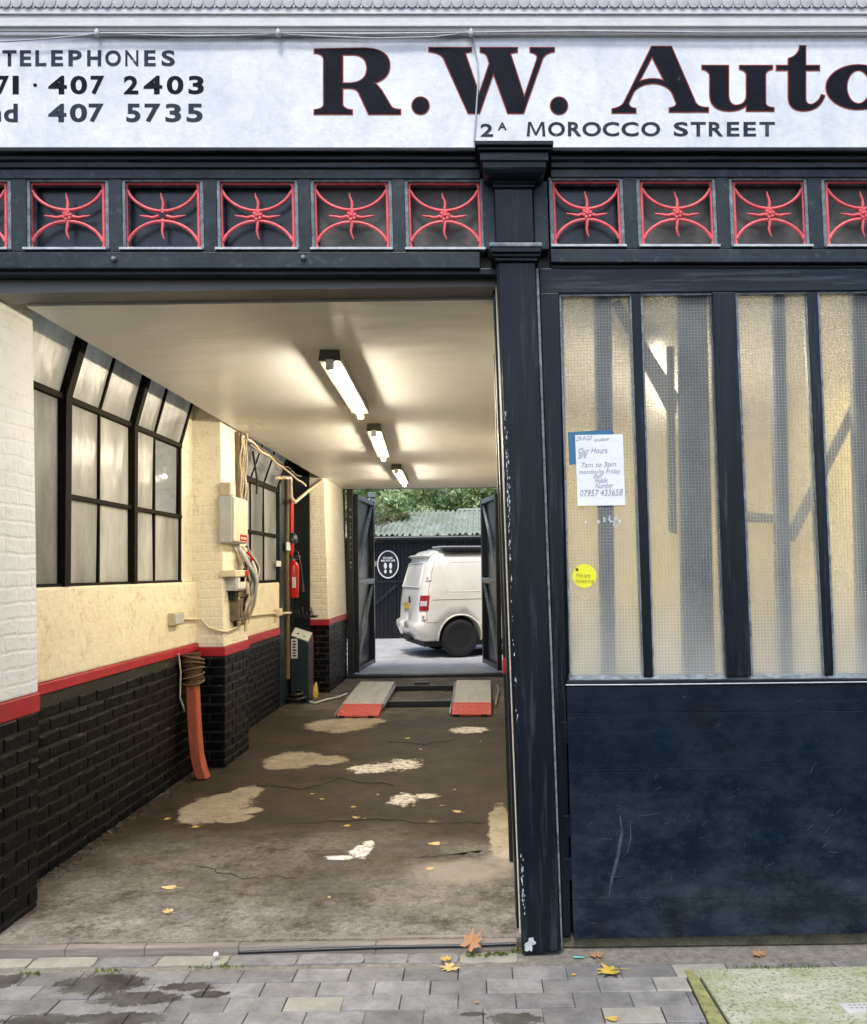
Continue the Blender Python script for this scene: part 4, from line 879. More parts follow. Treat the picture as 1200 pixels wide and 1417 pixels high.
# ------------------------------------------------------------------ strip lights
def strip_light(label, pa, pb, Za):
    a = PZ(*pa, CE - .085); c = PZ(*pb, CE - .085); d = (c - a).normalized(); s_ = Vector((d.y, -d.x, 0))
    t = thing('strip_light', label, 'light', ((a.x + c.x) / 2, (a.y + c.y) / 2, CE), 'lit strip lights in a row down the passage ceiling')
    b = MB(); o_ = []
    for k in (0, 1):
        p_ = a - d * .05 if k == 0 else c + d * .05
        o_ += [p_ + s_ * -.055 + Vector((0, 0, .083)), p_ + s_ * .055 + Vector((0, 0, .083)), p_ + s_ * .064 + Vector((0, 0, .019)), p_ + s_ * -.064 + Vector((0, 0, .019))]
    b.hexa([o_[3], o_[2], o_[6], o_[7], o_[0], o_[1], o_[5], o_[4]]); b.build('housing', MT['beige_steel'], t, .003)
    b = MB(); b.tube([a + (c - a) * k / 6 for k in range(7)], .0165, 12); b.build('tube', MT['tube'], t)
    for p_ in (a - d * .03, c + d * .03):
        b = MB(); b.box(p_.x - .022, p_.x + .022, p_.y - .022, p_.y + .022, CE - .11, CE - .055); b.build('end_cap', MT['white_plastic'], t, .004)
strip_light('lit fluorescent strip light nearest the passage mouth', (458, 507), (499, 575), 0)
strip_light('lit fluorescent strip light in the middle of the row', (518, 601), (531, 635), 0)
strip_light('lit fluorescent strip light closest to the rear gates', (549, 653), (559.5, 671), 0)

# the bay behind the wired glass is lit too: its strip light shows as the warm glow through the panes
strip_light('lit fluorescent strip light glowing behind the wired glass of the garage door', (900, 480), (925, 560), 0)

# ------------------------------------------------------------------ things on the left wall
XP = -2.085               # passage face of the middle pier
cab = thing('meter_cabinet', 'cream metal meter cabinet with a red label on the middle pier', 'cabinet', PX(325, 718, XP))
q0, q1 = PX(324, 690, XP + .09), PX(341, 752, XP + .09)
b = MB(); zt_, zb_ = PX(324, 686, XP + .09).z, PX(324, 751, XP + .09).z; ya, yc = PX(322, 700, XP + .09).y, PX(342, 700, XP + .09).y
b.box(XP - .02, XP + .085, ya, yc, zb_, zt_); b.build('case', MT['grey_plastic'], cab, .008)
b = MB(); b.box(XP + .086, XP + .098, ya + .012, yc - .008, zb_ + .012, zt_ - .012); b.build('lid', MT['cream_box'], cab, .005)
b = MB(); b.box(XP + .099, XP + .1, ya + (yc - ya) * .42, ya + (yc - ya) * .93, zb_ + .02, zb_ + .075); lb = b.build('red_label', MT['ext_red'], cab)
b = MB()
for i in range(4): b.box(XP + .1005, XP + .101, ya + (yc - ya) * (.48 + i * .1), ya + (yc - ya) * (.55 + i * .1), zb_ + .035, zb_ + .055)
b.build('label_marks', MT['cream_box'], lb)
jb = thing('junction_box', 'small beige junction box on top of the meter cabinet', 'junction box', (XP, ya + .07, zt_))
b = MB(); b.box(XP - .02, XP + .06, ya + .02, ya + .17, zt_ + .003, zt_ + .11); b.build('case', MT['beige'], jb, .006)
b = MB(); b.box(XP + .06, XP + .068, ya + .028, ya + .162, zt_ + .012, zt_ + .10); b.build('lid', MT['cream_box'], jb, .004)
# battens and cables climbing to the ceiling
bt = thing('cable_run', 'brown battens and cables climbing from the cabinet to the ceiling', 'cable run', (XP, yc, zt_))
for i in range(5):
    y = yc + .02 + i * .055; b = MB(); b.box(XP - .03, XP + .012 + .012 * (i % 2), y, y + .032, zt_ - .12 + i * .02, CE - .01 - .01 * i)
    b.build('batten', MT['batten' if i % 2 == 0 else 'dun'], bt, .003)
for i in range(4):
    y = yc + .03 + i * .06; b = MB(); pts = [(XP + .03 + .008 * math.sin(k * 1.7 + i), y + .012 * math.sin(k * .9 + i * 2), zt_ - .15 + (CE - zt_ + .1) * k / 9) for k in range(10)]
    b.tube(pts, .008, 6); b.build('cable', MT['beige'], bt)
# meters and tangled gear under the cabinet
r = random.Random(3)
def gear(name, label, cat, pix, d, mat, bits=()):
    """box of apparatus on the pier given by its outline in the view"""
    (x0, y0), (x1, y1) = pix; a, c = PX(x0, y0, XP + d), PX(x1, y1, XP + d); ztop = PX((x0 + x1) / 2, y0, XP + d).z; zbot = PX((x0 + x1) / 2, y1, XP + d).z
    t = thing(name, label, cat, (XP, a.y, zbot)); b = MB(); b.box(XP - .02, XP + d, min(a.y, c.y), max(a.y, c.y), zbot, ztop); b.build('case', MT[mat], t, .007)
    for k, (u0, u1, v0, v1, mt) in enumerate(bits):
        b = MB(); Y0, Y1 = min(a.y, c.y), max(a.y, c.y); b.box(XP + d, XP + d + .008, Y0 + (Y1 - Y0) * u0, Y0 + (Y1 - Y0) * u1, zbot + (ztop - zbot) * v0, zbot + (ztop - zbot) * v1); b.build('cover' if k == 0 else 'dial', MT[mt], t, .002)
    return t
gear('electric_meter', 'grey electric meter box under the cream cabinet', 'meter', ((327, 791), (342, 817)), .085, 'grey_plastic', ((.1, .9, .1, .9, 'white_plastic'), (.25, .7, .45, .8, 'dun')))
gear('fuse_box', 'cream fuse box with red corner below the cabinet cables', 'fuse box', ((326, 789), (344, 798)), .105, 'cream_box', ((.7, .95, .1, .9, 'ext_red'),))
gear('cable_joint_box', 'brown dusty cable joint box at the foot of the meter tangle', 'joint box', ((330, 828), (345, 858)), .075, 'dun', ((.15, .85, .2, .8, 'batten'), (.3, .6, .4, .7, 'rubber')))
gear('switch_box', 'dark switch box half hidden by cables on the pier', 'switch', ((326, 812), (343, 830)), .06, 'rubber', ((.15, .85, .2, .8, 'dun'),))
b = MB(); a = PX(322, 800, XP); c = PX(344, 862, XP); b.box(XP - .02, XP + .012, a.y + .02, a.y + .36, c.z, a.z + .03); t_ = b.build('meter_board', MT['rubber'], None, .003); tag(t_, 'black backing board behind the electric meters', 'board')
tg = thing('cable_tangle', 'tangle of beige and dark cables looping round the electric meters', 'cables', PX(332, 820, XP))
for i in range(16):
    y0 = a.y + .04 + r.uniform(0, .30); y1 = a.y + .04 + r.uniform(0, .36); z0 = zb_ - r.uniform(0, .05); zz = c.z + r.uniform(-.02, .25); dd = r.uniform(.05, .13); b = MB()
    pts = [(XP + .02 + dd * math.sin(math.pi * k / 8), y0 + (y1 - y0) * k / 8 + .03 * math.sin(k * 1.9 + i), z0 + (zz - z0) * k / 8) for k in range(9)]
    b.tube(pts, r.choice([.006, .009, .013, .017]), 7); b.build('cable', MT[r.choice(['beige', 'beige', 'dun', 'rubber', 'grey_plastic'])], tg)
b = MB(); a = PX(346, 780, XP + .1); pts = [(XP + .08 + .03 * math.sin(k * .8), a.y - .03 + .06 * math.sin(k * .55), a.z + .10 - k * .028) for k in range(10)]; b.tube(pts, .011, 7); b.build('red_cable', MT['ext_red'], tg)
for x, y, l in ((328, 848, 60), (338, 860, 25)):
    b = MB(); p_ = PX(x, y, XP + .05); b.tube([p_ + Vector((0, 0, .16)), p_ + Vector((.01, .03, .05)), p_ + Vector((0, .05, -.05)), p_ + Vector((0, .05, -.09))], .016, 8); b.build('cable_end', MT['cream_box'], tg)
# wall socket and conduit
sb = thing('socket_box', 'small beige socket box on the cream wall below the window', 'socket', PX(243, 857, -2.29))
p_ = PX(238, 857, -2.27); b = MB(); b.box(-2.31, -2.245, p_.y - .02, p_.y + .19, p_.z - .045, p_.z + .045); b.build('case', MT['beige'], sb, .006)
b = MB(); b.box(-2.245, -2.240, p_.y - .01, p_.y + .18, p_.z - .037, p_.z + .037); b.build('lid', MT['grey_plastic'], sb, .003)
pts = [PX(251, 856, -2.275), PX(262, 857, -2.275), Vector((-2.27, 7.06, PX(266, 858, -2.27).z)), Vector((-2.2, 7.07, 1.17)), Vector((-2.09, 7.07, 1.14)), Vector((-2.065, 7.1, 1.135)), Vector((-2.065, 7.42, 1.15)), Vector((-2.065, 7.5, 1.18))]
b = MB(); b.tube(pts, .011, 7); t_ = b.build('conduit', MT['cream_box']); tag(t_, 'cream painted conduit running from the socket box to the meters', 'conduit')
pts = [PX(345, 852, -2.325), PX(372, 849, -2.325), PX(386, 849, -2.325), PX(402, 848, -2.26)]
b = MB(); b.tube(pts, .014, 7); cd_ = b.build('conduit', MT['cream_box']); tag(cd_, 'cream conduit level along the wall under the far window', 'conduit')
p_ = PX(383, 847, -2.325); b = MB(); b.box(-2.34, -2.27, p_.y - .06, p_.y + .06, p_.z - .04, p_.z + .04); b.build('elbow_box', MT['cream_box'], cd_, .006)
# thick cable along the ceiling edge
pts = [PX(340, 597, XP + .03)]; 
for i in range(26):
    f_ = i / 25; pts.append(Vector((XP + .02 + .008 * math.sin(i * 1.1), 7.75 + 2.6 * f_, CE - .04 - .16 * f_ + .008 * math.sin(i * .9))))
b = MB(); b.tube(pts, .012, 7); t_ = b.build('ceiling_cable', MT['beige']); tag(t_, 'thick beige cable snaking along the ceiling edge over the far window', 'cable')
b = MB(); b.tube([Vector((XP + .01 + .012 * math.sin(i * 1.3 + 1), 7.8 + 2.3 * i / 20, CE - .025 - .10 * i / 20 + .012 * math.sin(i * 2.3))) for i in range(21)], .009, 6); t_ = b.build('ceiling_cable', MT['dun']); tag(t_, 'thin brown cable beside the thick one at the ceiling edge', 'cable')
b = MB(); b.tube([PX(350, 625, -2.2), PX(353, 645, -2.22), PX(356, 665, -2.2), PX(355, 683, -2.2)], .011, 6); t_ = b.build('hanging_cable', MT['rubber']); tag(t_, 'short black cable hanging in front of the far window', 'cable')
b = MB(); b.tube([PX(347, 615, -2.2), PX(362, 628, -2.18), PX(376, 626, -2.16), PX(384, 650, -2.15)], .007, 6); t_ = b.build('hanging_cable', MT['beige']); tag(t_, 'thin pale cable looping across the slanted far panes', 'cable')
# bent white conduit at the far pier
pc = PY(447, 662, 11.39); pts = [PX(383, 661, -2.2), PX(402, 661, -2.2), PX(403, 688, -2.2), PX(408, 695, -2.18), PY(428, 678, 11.36), PY(446, 664, 11.38)]
b = MB(); b.tube(pts, .022, 7); t_ = b.build('bent_conduit', MT['cream_box']); tag(t_, 'bent cream pipe rising to the top of the far pier', 'conduit')
# alcove: pipes, board, extinguisher
b = MB(); p0, p1 = PX(376, 800, -2.34), PX(394, 800, -2.34)
b.box(-2.41, -2.335, 10.21, 10.72, FZ, 2.78); t_ = b.build('door_post', MT['lift_blue'], None, .006); tag(t_, 'dark green black boarded post beside the far window', 'post')
for x, w, mt, lab, y0, y1 in ((397, .030, 'batten', 'brown pipe standing beside the fire extinguisher', 660, 940), (403, .034, 'ext_red', 'red pipe above the fire extinguisher', 690, 770)):
    a, c = PX(x, y0, -2.32), PX(x, y1, -2.32); b = MB(); b.tube([a, a.lerp(c, .5), Vector((a.x, a.y, c.z))], w, 9); t_ = b.build('wall_pipe', MT[mt]); tag(t_, lab, 'pipe')
for x0, y0, x1, y1, lab in ((382, 776, 388, 784, 'small white switch plate on the dark post'), (396, 750, 401, 762, 'small white tag on the brown pipe')):
    a, c = PX(x0, y0, -2.30 if x0 > 390 else -2.333), PX(x1, y1, -2.30 if x0 > 390 else -2.333); b = MB(); b.box(a.x - .004, a.x + .01, a.y, a.y + max(.07, c.y - a.y), c.z, a.z); t_ = b.build('wall_plate', MT['white_plastic'], None, .002); tag(t_, lab, 'plate')
a = PX(404, 746, -2.28); b = MB(); b.lathe([(.07, -.05), (.078, 0), (.06, .05), (.03, .075), (.01, .082)], a, (0, 0, 1), 16); t_ = b.build('alarm_bell', MT['lift_blue']); tag(t_, 'dull green grey domed bell above the fire extinguisher', 'bell')
e0 = PY(405, 827, 10.6); ex = thing('fire_extinguisher', 'red fire extinguisher with black hose hanging in the alcove', 'fire extinguisher', e0)
b = MB(); b.lathe([(.068, 0), (.074, .012), (.074, .37), (.066, .41), (.04, .44), (.026, .452)], e0, (0.02, 0, 1), 20); b.build('cylinder', MT['ext_red'], ex)
t0 = e0 + Vector((.01, 0, .45)); b = MB(); b.lathe([(.022, 0), (.024, .03), (.016, .045)], t0, (0, 0, 1), 10); b.box(t0.x - .012, t0.x + .09, t0.y - .012, t0.y + .012, t0.z + .045, t0.z + .06); b.box(t0.x - .012, t0.x + .08, t0.y - .010, t0.y + .010, t0.z + .012, t0.z + .026); b.build('valve', MT['galv'], ex, .002)
b = MB(); b.tube([t0 + Vector((.02, -.02, .03)), t0 + Vector((.03, -.06, .12)), t0 + Vector((.07, -.07, .10)), t0 + Vector((.10, -.06, -.05)), t0 + Vector((.115, -.05, -.2)), t0 + Vector((.12, -.05, -.27))], .013, 7); b.build('hose', MT['hose'], ex)
b = MB(); b.lathe([(.014, 0), (.028, -.10), (.03, -.12)], t0 + Vector((.12, -.05, -.26)), (0, 0, 1), 10); b.build('horn', MT['hose'], ex)
b = MB(); b.box(e0.x + .012, e0.x + .055, e0.y - .0775, e0.y - .07, e0.z + .12, e0.z + .25); b.build('label', MT['white_plastic'], ex)
# bench vice of dark odds and the papers by it
rk = thing('red_crate', 'red crate of papers and rags behind the lift control column', 'crate', PY(425, 958, 11.2))
b = MB(); a, c = PY(418, 880, 11.2), PY(436, 958, 11.2); b.box(a.x, a.x + .12, 11.15, 11.36, FZ + .002, a.z - .02); b.build('case', MT['ext_red'], rk, .01)
for i in range(5):
    b = MB(); x = a.x + .012 + i * .02; b.hexa([(x, 11.17, a.z - .3), (x + .015, 11.17, a.z - .3), (x + .015, 11.33, a.z - .3), (x, 11.33, a.z - .3), (x + .01, 11.15, a.z + .02 + .02 * (i % 3)), (x + .022, 11.15, a.z + .02 + .02 * (i % 3)), (x + .022, 11.33, a.z + .04), (x + .01, 11.33, a.z + .04)]); b.build('paper', MT[('cream_box', 'ext_red', 'white_plastic')[i % 3]], rk)
b = MB(); a = PZ(434, 966, FZ); b.lathe([(.05, 0), (.06, .03), (.045, .09), (.015, .18), (.004, .2)], a, (.15, .1, 1), 9); t_ = b.build('yellow_bag', MT['leaf_yellow']); tag(t_, 'crumpled pale yellow bag at the foot of the far pier', 'bag')
dk = thing('shelf_clutter', 'dark brackets and tools clustered on the black alcove rail', 'tools', PY(410, 850, 10.9))
b = MB(); a = PY(392, 852, 10.9); b.box(a.x, a.x + .42, 10.86, 11.0, a.z - .03, a.z); b.build('shelf', MT['steel_black'], dk, .003)
for i in range(9):
    b = MB(); x = a.x + .03 + i * .043; hh = r.uniform(.03, .11); b.lathe([(.012, 0), (.017, hh * .4), (.009, hh)], (x, 10.9 + r.uniform(-.02, .02), a.z), (r.uniform(-.3, .3), 0, 1), 7); b.build('tool', MT[r.choice(['rubber', 'galv', 'steel_black', 'dun'])], dk)
# lift control column
lc0 = PZ(414, 972, FZ); lc = thing('lift_control_column', 'dark blue vehicle lift control column with sloping grey top', 'control column', lc0)
X0, X1, Y0 = PY(402, 900, lc0.y).x, PY(427, 900, lc0.y).x, lc0.y; zt_ = PY(415, 879, Y0).z
b = MB(); D = .28
b.hexa([(X0, Y0, FZ), (X1, Y0, FZ), (X1, Y0 + D, FZ), (X0, Y0 + D, FZ), (X0, Y0, zt_ - .01), (X1, Y0, zt_ - .09), (X1, Y0 + D, zt_ + .0), (X0, Y0 + D, zt_ + .07)]); b.build('cabinet', MT['lift_blue'], lc, .008)
b = MB(); b.hexa([(X0 + .005, Y0 + .01, zt_ - .004), (X1 - .005, Y0 + .01, zt_ - .082), (X1 - .005, Y0 + D - .01, zt_ + .003), (X0 + .005, Y0 + D - .01, zt_ + .073), (X0 + .005, Y0 + .01, zt_ + .004), (X1 - .005, Y0 + .01, zt_ - .074), (X1 - .005, Y0 + D - .01, zt_ + .011), (X0 + .005, Y0 + D - .01, zt_ + .081)]); pn = b.build('control_panel', MT['grey_plastic'], lc, .003)
b = MB(); b.lathe([(.018, 0), (.018, .012), (.012, .018)], (X0 + .15, Y0 + .10, zt_ - .03), (.2, -.3, 1), 12); b.build('green_button', pm('green_button', (.02, .4, .08), None, 10, .3, 0), pn)
b = MB(); b.lathe([(.014, 0), (.014, .01), (.010, .014)], (X0 + .07, Y0 + .10, zt_ + .005), (.2, -.3, 1), 12); b.build('dark_button', MT['rubber'], pn)
a, c = PY(402.5, 884, Y0), PY(412, 911, Y0); b = MB(); b.box(a.x + .004, c.x, Y0 - .004, Y0 - .001, c.z, a.z); pl = b.build('name_plate', MT['white_plastic'], lc)
b = MB()
for k in range(6):
    z = a.z - .02 - k * (a.z - c.z - .03) / 6; b.box(a.x + .022, a.x + .058 + .01 * (k % 2), Y0 - .0055, Y0 - .0045, z - .022, z - .004)
b.build('plate_lettering', MT['rubber'], pl)
b = MB()
for k in range(14): t_ = k / 13; 
b.tube([(X0 - .02 + .22 * math.cos(k * .7) * (1 - k * .03) * .6 + .12, Y0 - .10 + .10 * math.sin(k * .7), FZ + .02 + .006 * k) for k in range(22)], .02, 7); t_ = b.build('coiled_hose', MT['hose']); tag(t_, 'coil of black hose on the floor by the control column', 'hose')
pts = [PZ(x, y, FZ + .02) for x, y in ((424, 970), (436, 973), (452, 968), (468, 965), (480, 960))]; b = MB(); b.tube(pts, .014, 7); t_ = b.build('floor_cable', MT['grey_plastic']); tag(t_, 'pale cable along the floor from column to lift', 'cable')

# leaning orange pipe with wrapped top
base = PZ(275, 1072, FZ); top = PX(264, 938, -2.2); sec = thing('downpipe', 'orange brown square pipe leaning at the wall with a wrapped top', 'pipe', base)
bse = Vector((-2.19, 6.72, FZ)); P_ = []
cols = [(264, 942, -2.215), (266, 980, -2.205), (268, 1015, -2.195), (271, 1045, -2.18), (276, 1068, -2.15), (280, 1074, -2.13)]
ctr = [PX(x, y, X) for x, y, X in cols]; b = MB(); vs_ = []; n = len(ctr)
for i, c_ in enumerate(ctr):
    w = .044 + .008 * (i / n); yy = bse.y + (c_.y - bse.y) * .25
    c2 = Vector((c_.x, yy, c_.z if i < n - 1 else FZ + .005)); vs_ += [c2 + Vector((-.04, -w, 0)), c2 + Vector((.04, -w, 0)), c2 + Vector((.045, w, 0)), c2 + Vector((-.04, w, 0))]
b.add(vs_, [(i * 4 + k, i * 4 + (k + 1) % 4, i * 4 + 4 + (k + 1) % 4, i * 4 + 4 + k) for i in range(n - 1) for k in range(4)] + [(3, 2, 1, 0), (4 * n - 4, 4 * n - 3, 4 * n - 2, 4 * n - 1)])
b.build('pipe', MT['orange'], sec, .01)
tp = Vector((-2.215, bse.y, PX(264, 942, -2.215).z)); b = MB(); prof = []
for k in range(15): prof.append((.068 + .012 * math.sin(k * 2.4) + .006 * (k % 2), -.03 + .235 * k / 14))
b.lathe(prof, tp, (-.08, .02, 1), 14); b.build('wrapping', MT['hessian'], sec)
for k in range(5):
    b = MB(); z = tp.z - .01 + k * .045; b.tube([(tp.x + .084 * math.cos(t * .35), tp.y + .084 * math.sin(t * .35), z + .02 * math.sin(t * .35 + k)) for t in range(19)], .007, 5); b.build('cord', MT['batten'], sec)
b = MB(); b.tube([PX(247, 905, -2.27), PX(250, 930, -2.275), PX(249, 965, -2.275), PX(256, 985, -2.27)], .008, 6); t_ = b.build('loose_wire', MT['beige']); tag(t_, 'thin loose wire behind the leaning orange pipe', 'wire')

# ------------------------------------------------------------------ vehicle lift
lift = thing('vehicle_lift', 'low grey vehicle lift with two plates and red ramps on the floor', 'vehicle lift', PZ(575, 965, FZ))
def plate(nl, nr, fl, fr_, name):
    A, B_, Cc, Dd = [PZ(*q, FZ + .08) for q in (nl, nr, fr_, fl)]
    fwd = (Dd - A) * .20; fwr = (Cc - B_) * .20
    b = MB(); b.hexa([A + fwd + Vector((0, 0, -.07)), B_ + fwr + Vector((0, 0, -.07)), Cc + Vector((0, 0, -.07)), Dd + Vector((0, 0, -.07)), A + fwd, B_ + fwr, Cc, Dd]); pl = b.build('plate', MT['lift_grey'], lift, .006)
    b = MB()
    for i in range(14):
        t = .06 + i * .067; p_ = (A + fwd).lerp(Dd, t); q_ = (B_ + fwr).lerp(Cc, t); b.hexa([p_.lerp(q_, .04), p_.lerp(q_, .96), p_.lerp(q_, .96) + Vector((0, .02, 0)), p_.lerp(q_, .04) + Vector((0, .02, 0))] + [v + Vector((0, .004, .006)) for v in (p_.lerp(q_, .04), p_.lerp(q_, .96), p_.lerp(q_, .96), p_.lerp(q_, .04))])
    b.build('tread', MT['lift_grey'], pl)
    b = MB(); g0 = Vector((0, 0, FZ + .008)); lo = lambda v: Vector((v.x, v.y, FZ + .006)); e = Vector((0, .004, -.002))
    b.hexa([lo(A), lo(B_), lo(B_ + fwr) - e * 0, lo(A + fwd), lo(A) + Vector((0, 0, .022)), lo(B_) + Vector((0, 0, .022)), B_ + fwr - Vector((0, .006, .002)), A + fwd - Vector((0, .006, .002))]); rp = b.build('ramp', MT['lift_red'], lift, .005)
    b = MB()
    for i in range(9):
        for j in range(4):
            u, v = .08 + i * .1 + (j % 2) * .04, .15 + j * .22; p_ = A.lerp(A + fwd, v).lerp(B_.lerp(B_ + fwr, v), u); z = FZ + .028 + (.08 - .028) * v
            b.hexa([(p_.x - .012, p_.y - .006, z - .002), (p_.x + .010, p_.y + .018, z - .002), (p_.x + .012, p_.y + .022, z - .002), (p_.x - .014, p_.y, z - .002), (p_.x - .010, p_.y - .002, z + .006), (p_.x + .008, p_.y + .016, z + .006), (p_.x + .010, p_.y + .019, z + .006), (p_.x - .011, p_.y + .001, z + .006)])
    b.build('tread', MT['lift_red'], rp)
    for u in (.12, .82):
        p_ = A.lerp(B_, u); b = MB(); b.box(p_.x - .03, p_.x + .03, p_.y - .035, p_.y - .005, FZ + .003, FZ + .025); b.build('hinge', MT['rubber'], rp, .003)
    b = MB(); b.hexa([lo(A) + Vector((-.03, 0, 0)), lo(A) + Vector((-.008, 0, 0)), lo(Dd) + Vector((-.008, 0, 0)), lo(Dd) + Vector((-.03, 0, 0)), A + Vector((-.03, 0, -.04)), A + Vector((-.008, 0, -.04)), Dd + Vector((-.008, 0, -.02)), Dd + Vector((-.03, 0, -.02))]); b.build('side_rail', MT['galv'], pl, .003)
plate((466, 983), (524, 983), (499, 943), (546, 943), 'a'); plate((625, 981), (680, 981), (632, 941), (679, 941), 'b')
b = MB()
for (pa, pb, w) in (((524, 973), (628, 971), .035), ((540, 951), (632, 950), .03)):
    a, c = PZ(*pa, FZ + .05), PZ(*pb, FZ + .05); b.box(a.x, c.x, (a.y + c.y) / 2 - w, (a.y + c.y) / 2 + w, FZ + .004, FZ + .07)
b.build('cross_beam', MT['steel_black'], lift, .006)
b = MB()
for (pa, pb) in (((530, 977), (546, 950)), ((627, 975), (630, 950))):
    a, c = PZ(*pa, FZ + .06), PZ(*pb, FZ + .06); b.tube([a, c], .025, 8)
b.build('side_arm', MT['galv'], lift)
b = MB(); a = PZ(584, 949, FZ + .05); b.box(a.x - .1, a.x + .1, a.y - .04, a.y + .06, FZ + .07, FZ + .10); b.build('coupling', MT['steel_black'], lift, .006)
b = MB(); b.tube([PZ(686, 975, FZ + .03), PZ(690, 955, FZ + .03), PZ(688, 948, FZ + .03)], .012, 6); t_ = b.build('floor_cable', MT['galv']); tag(t_, 'short grey pipe on the floor right of the lift plates', 'pipe')

# ------------------------------------------------------------------ rear gates, both leaves swung out into the yard
def gate(label, ax, ay, bx, by, zt_, handle):
    t = thing('rear_gate', label, 'gate', (ax, ay, FZ)); d = Vector((bx - ax, by - ay, 0)); L = d.length; d.normalize(); nn = Vector((d.y, -d.x, 0)) * (1 if handle else -1); z0 = FZ + .06
    def bar(u0, z0_, u1, z1_, w, th, nm, mt, off=0):
        a = Vector((ax, ay, z0_)) + d * u0 + nn * off; c = Vector((ax, ay, z1_)) + d * u1 + nn * off; dr = (c - a).normalized(); s_ = dr.cross(nn).normalized() * w / 2; k = nn * th / 2
        b = MB(); b.hexa([a - s_ - k, a + s_ - k, a + s_ + k, a - s_ + k, c - s_ - k, c + s_ - k, c + s_ + k, c - s_ + k]); b.build(nm, MT[mt], t, .004)
    for u in (.04, L - .04): bar(u, z0, u, zt_, .08, .07, 'upright', 'steel_black')
    for z in (z0 + .04, (z0 + zt_) / 2, zt_ - .04): bar(.081, z, L - .081, z, .07, .06, 'rail', 'steel_black' if z < zt_ - .1 else 'steel_edge')
    bar(.05, (z0 + zt_) / 2 + .03, L - .05, (z0 + zt_) / 2 + .03, .05, .075, 'rail', 'steel_edge')
    bar(.09, z0 + .09, L - .09, (z0 + zt_) / 2 - .05, .02, .04, 'brace', 'steel_edge'); bar(.09, (z0 + zt_) / 2 + .08, L - .09, zt_ - .1, .02, .04, 'brace', 'steel_edge')
    b = MB(); a = Vector((ax, ay, 0)) + nn * -.036; k = nn * -.006; p_ = [a + d * .06, a + d * (L - .06)]
    b.hexa([Vector((v.x, v.y, z0 + .02)) for v in (p_[0], p_[1], p_[1] + k, p_[0] + k)] + [Vector((v.x, v.y, zt_ - .02)) for v in (p_[0], p_[1], p_[1] + k, p_[0] + k)]); b.build('sheet', MT['steel_blue'], t)
    if handle:
        h = Vector((ax, ay, 0)) + d * (L + .01); b = MB(); b.box(h.x - .03, h.x + .06, h.y - .03, h.y + .02, 1.70, 1.79); b.build('latch', MT['white_plastic'], t, .005)
    return t
zt_ = PY(500, 685, 13.3).z
A_, B2 = PY(493, 800, 13.1), PY(516, 800, 14.5)
gate('left rear gate of black steel with pale latch, swung out to the yard', A_.x, 13.1, B2.x, 14.5, zt_, True)
A_, B2 = PY(690, 800, 13.1), PY(669, 800, 14.3)
gate('right rear gate of black steel swung out in front of the van', A_.x, 13.1, B2.x, 14.3, zt_ - .02, False)
jm = thing('gate_jamb', 'black jamb with pale worn marks at the rear gate hinge', 'post', (-1.97, 12.98, FZ))
b = MB(); a = PY(486, 800, 12.95); b.box(a.x - .06, a.x + .03, 12.94, 13.07, FZ, CE); b.build('post', MT['steel_black'], jm, .004)
for k in range(11):
    b = MB(); z = 2.5 - k * .083 + rnd.uniform(-.03, .03); w_ = rnd.uniform(.004, .014); b.box(a.x - w_, a.x + w_ * .8, 12.932, 12.939, z, z + rnd.uniform(.01, .035)); b.build('hinge_mark', MT['steel_edge'], jm)
ch = thing('slotted_channel', 'pale slotted steel channel hanging beside the left rear gate', 'channel', PY(517, 750, 14.55))
a, c = PY(514, 684, 14.56), PY(519, 750, 14.56); b = MB(); b.box(a.x, c.x, 14.56, 14.60, c.z, a.z - .05); b.build('strip', MT['steel_edge'], ch, .004)
b = MB(); b.box(a.x - .06, c.x + .02, 14.54, 14.62, a.z - .05, a.z + .03); b.build('bracket', MT['steel_edge'], ch, .008)
for k in range(13):
    b = MB(); z = c.z + .04 + k * (a.z - c.z - .15) / 13; b.box(a.x + .018, a.x + .042, 14.555, 14.559, z, z + .03); b.build('slot', MT['rubber'], ch)

# ------------------------------------------------------------------ yard: sheet fence, roof, bushes
YFN = 20.6
fence = thing('corrugated_fence', 'black corrugated sheet fence behind the van', 'fence', (0, YFN, 0))
def corrugate(x0, x1, pitch, amp, fn):
    vs_ = []; fs = []; n = int((x1 - x0) / pitch * 8)
    for i in range(n + 1):
        x = x0 + (x1 - x0) * i / n; o_ = amp * math.sin(2 * math.pi * (x - x0) / pitch); a, c = fn(x, o_); vs_ += [a, c]
        if i: k = 2 * i; fs.append((k - 2, k, k + 1, k - 1))
    return vs_, fs
x = -5.; k = 0
while x < 4:
    b = MB(); v, f = corrugate(x, x + 1.02, .102, .018, lambda q, o_: ((q, YFN + o_ + (k % 2) * .006, 0), (q, YFN + o_ + (k % 2) * .006, 2.34))); b.add(v, f, True); b.build('sheet', MT['corr_black'], fence); x += 1.0; k += 1
b = MB(); b.box(-5, 4, YFN - .035, YFN - .022, 1.36, 1.40); b.build('rail', MT['steel_black'], fence)
b = MB(); b.hexa([(-2.9, YFN - .04, .5), (-2.8, YFN - .04, .5), (-2.8, YFN - .03, .5), (-2.9, YFN - .03, .5), (-2.0, YFN - .04, 1.3), (-1.9, YFN - .04, 1.3), (-1.9, YFN - .03, 1.3), (-2.0, YFN - .03, 1.3)]); b.build('brace', MT['steel_black'], fence)
roof = thing('shed_roof', 'mossy corrugated shed roof above the black fence', 'roof', (0, YFN, 2.4))
zr0, zr1 = 2.47, PY(690, 706, 24.0).z
x = -4.6; k = 0
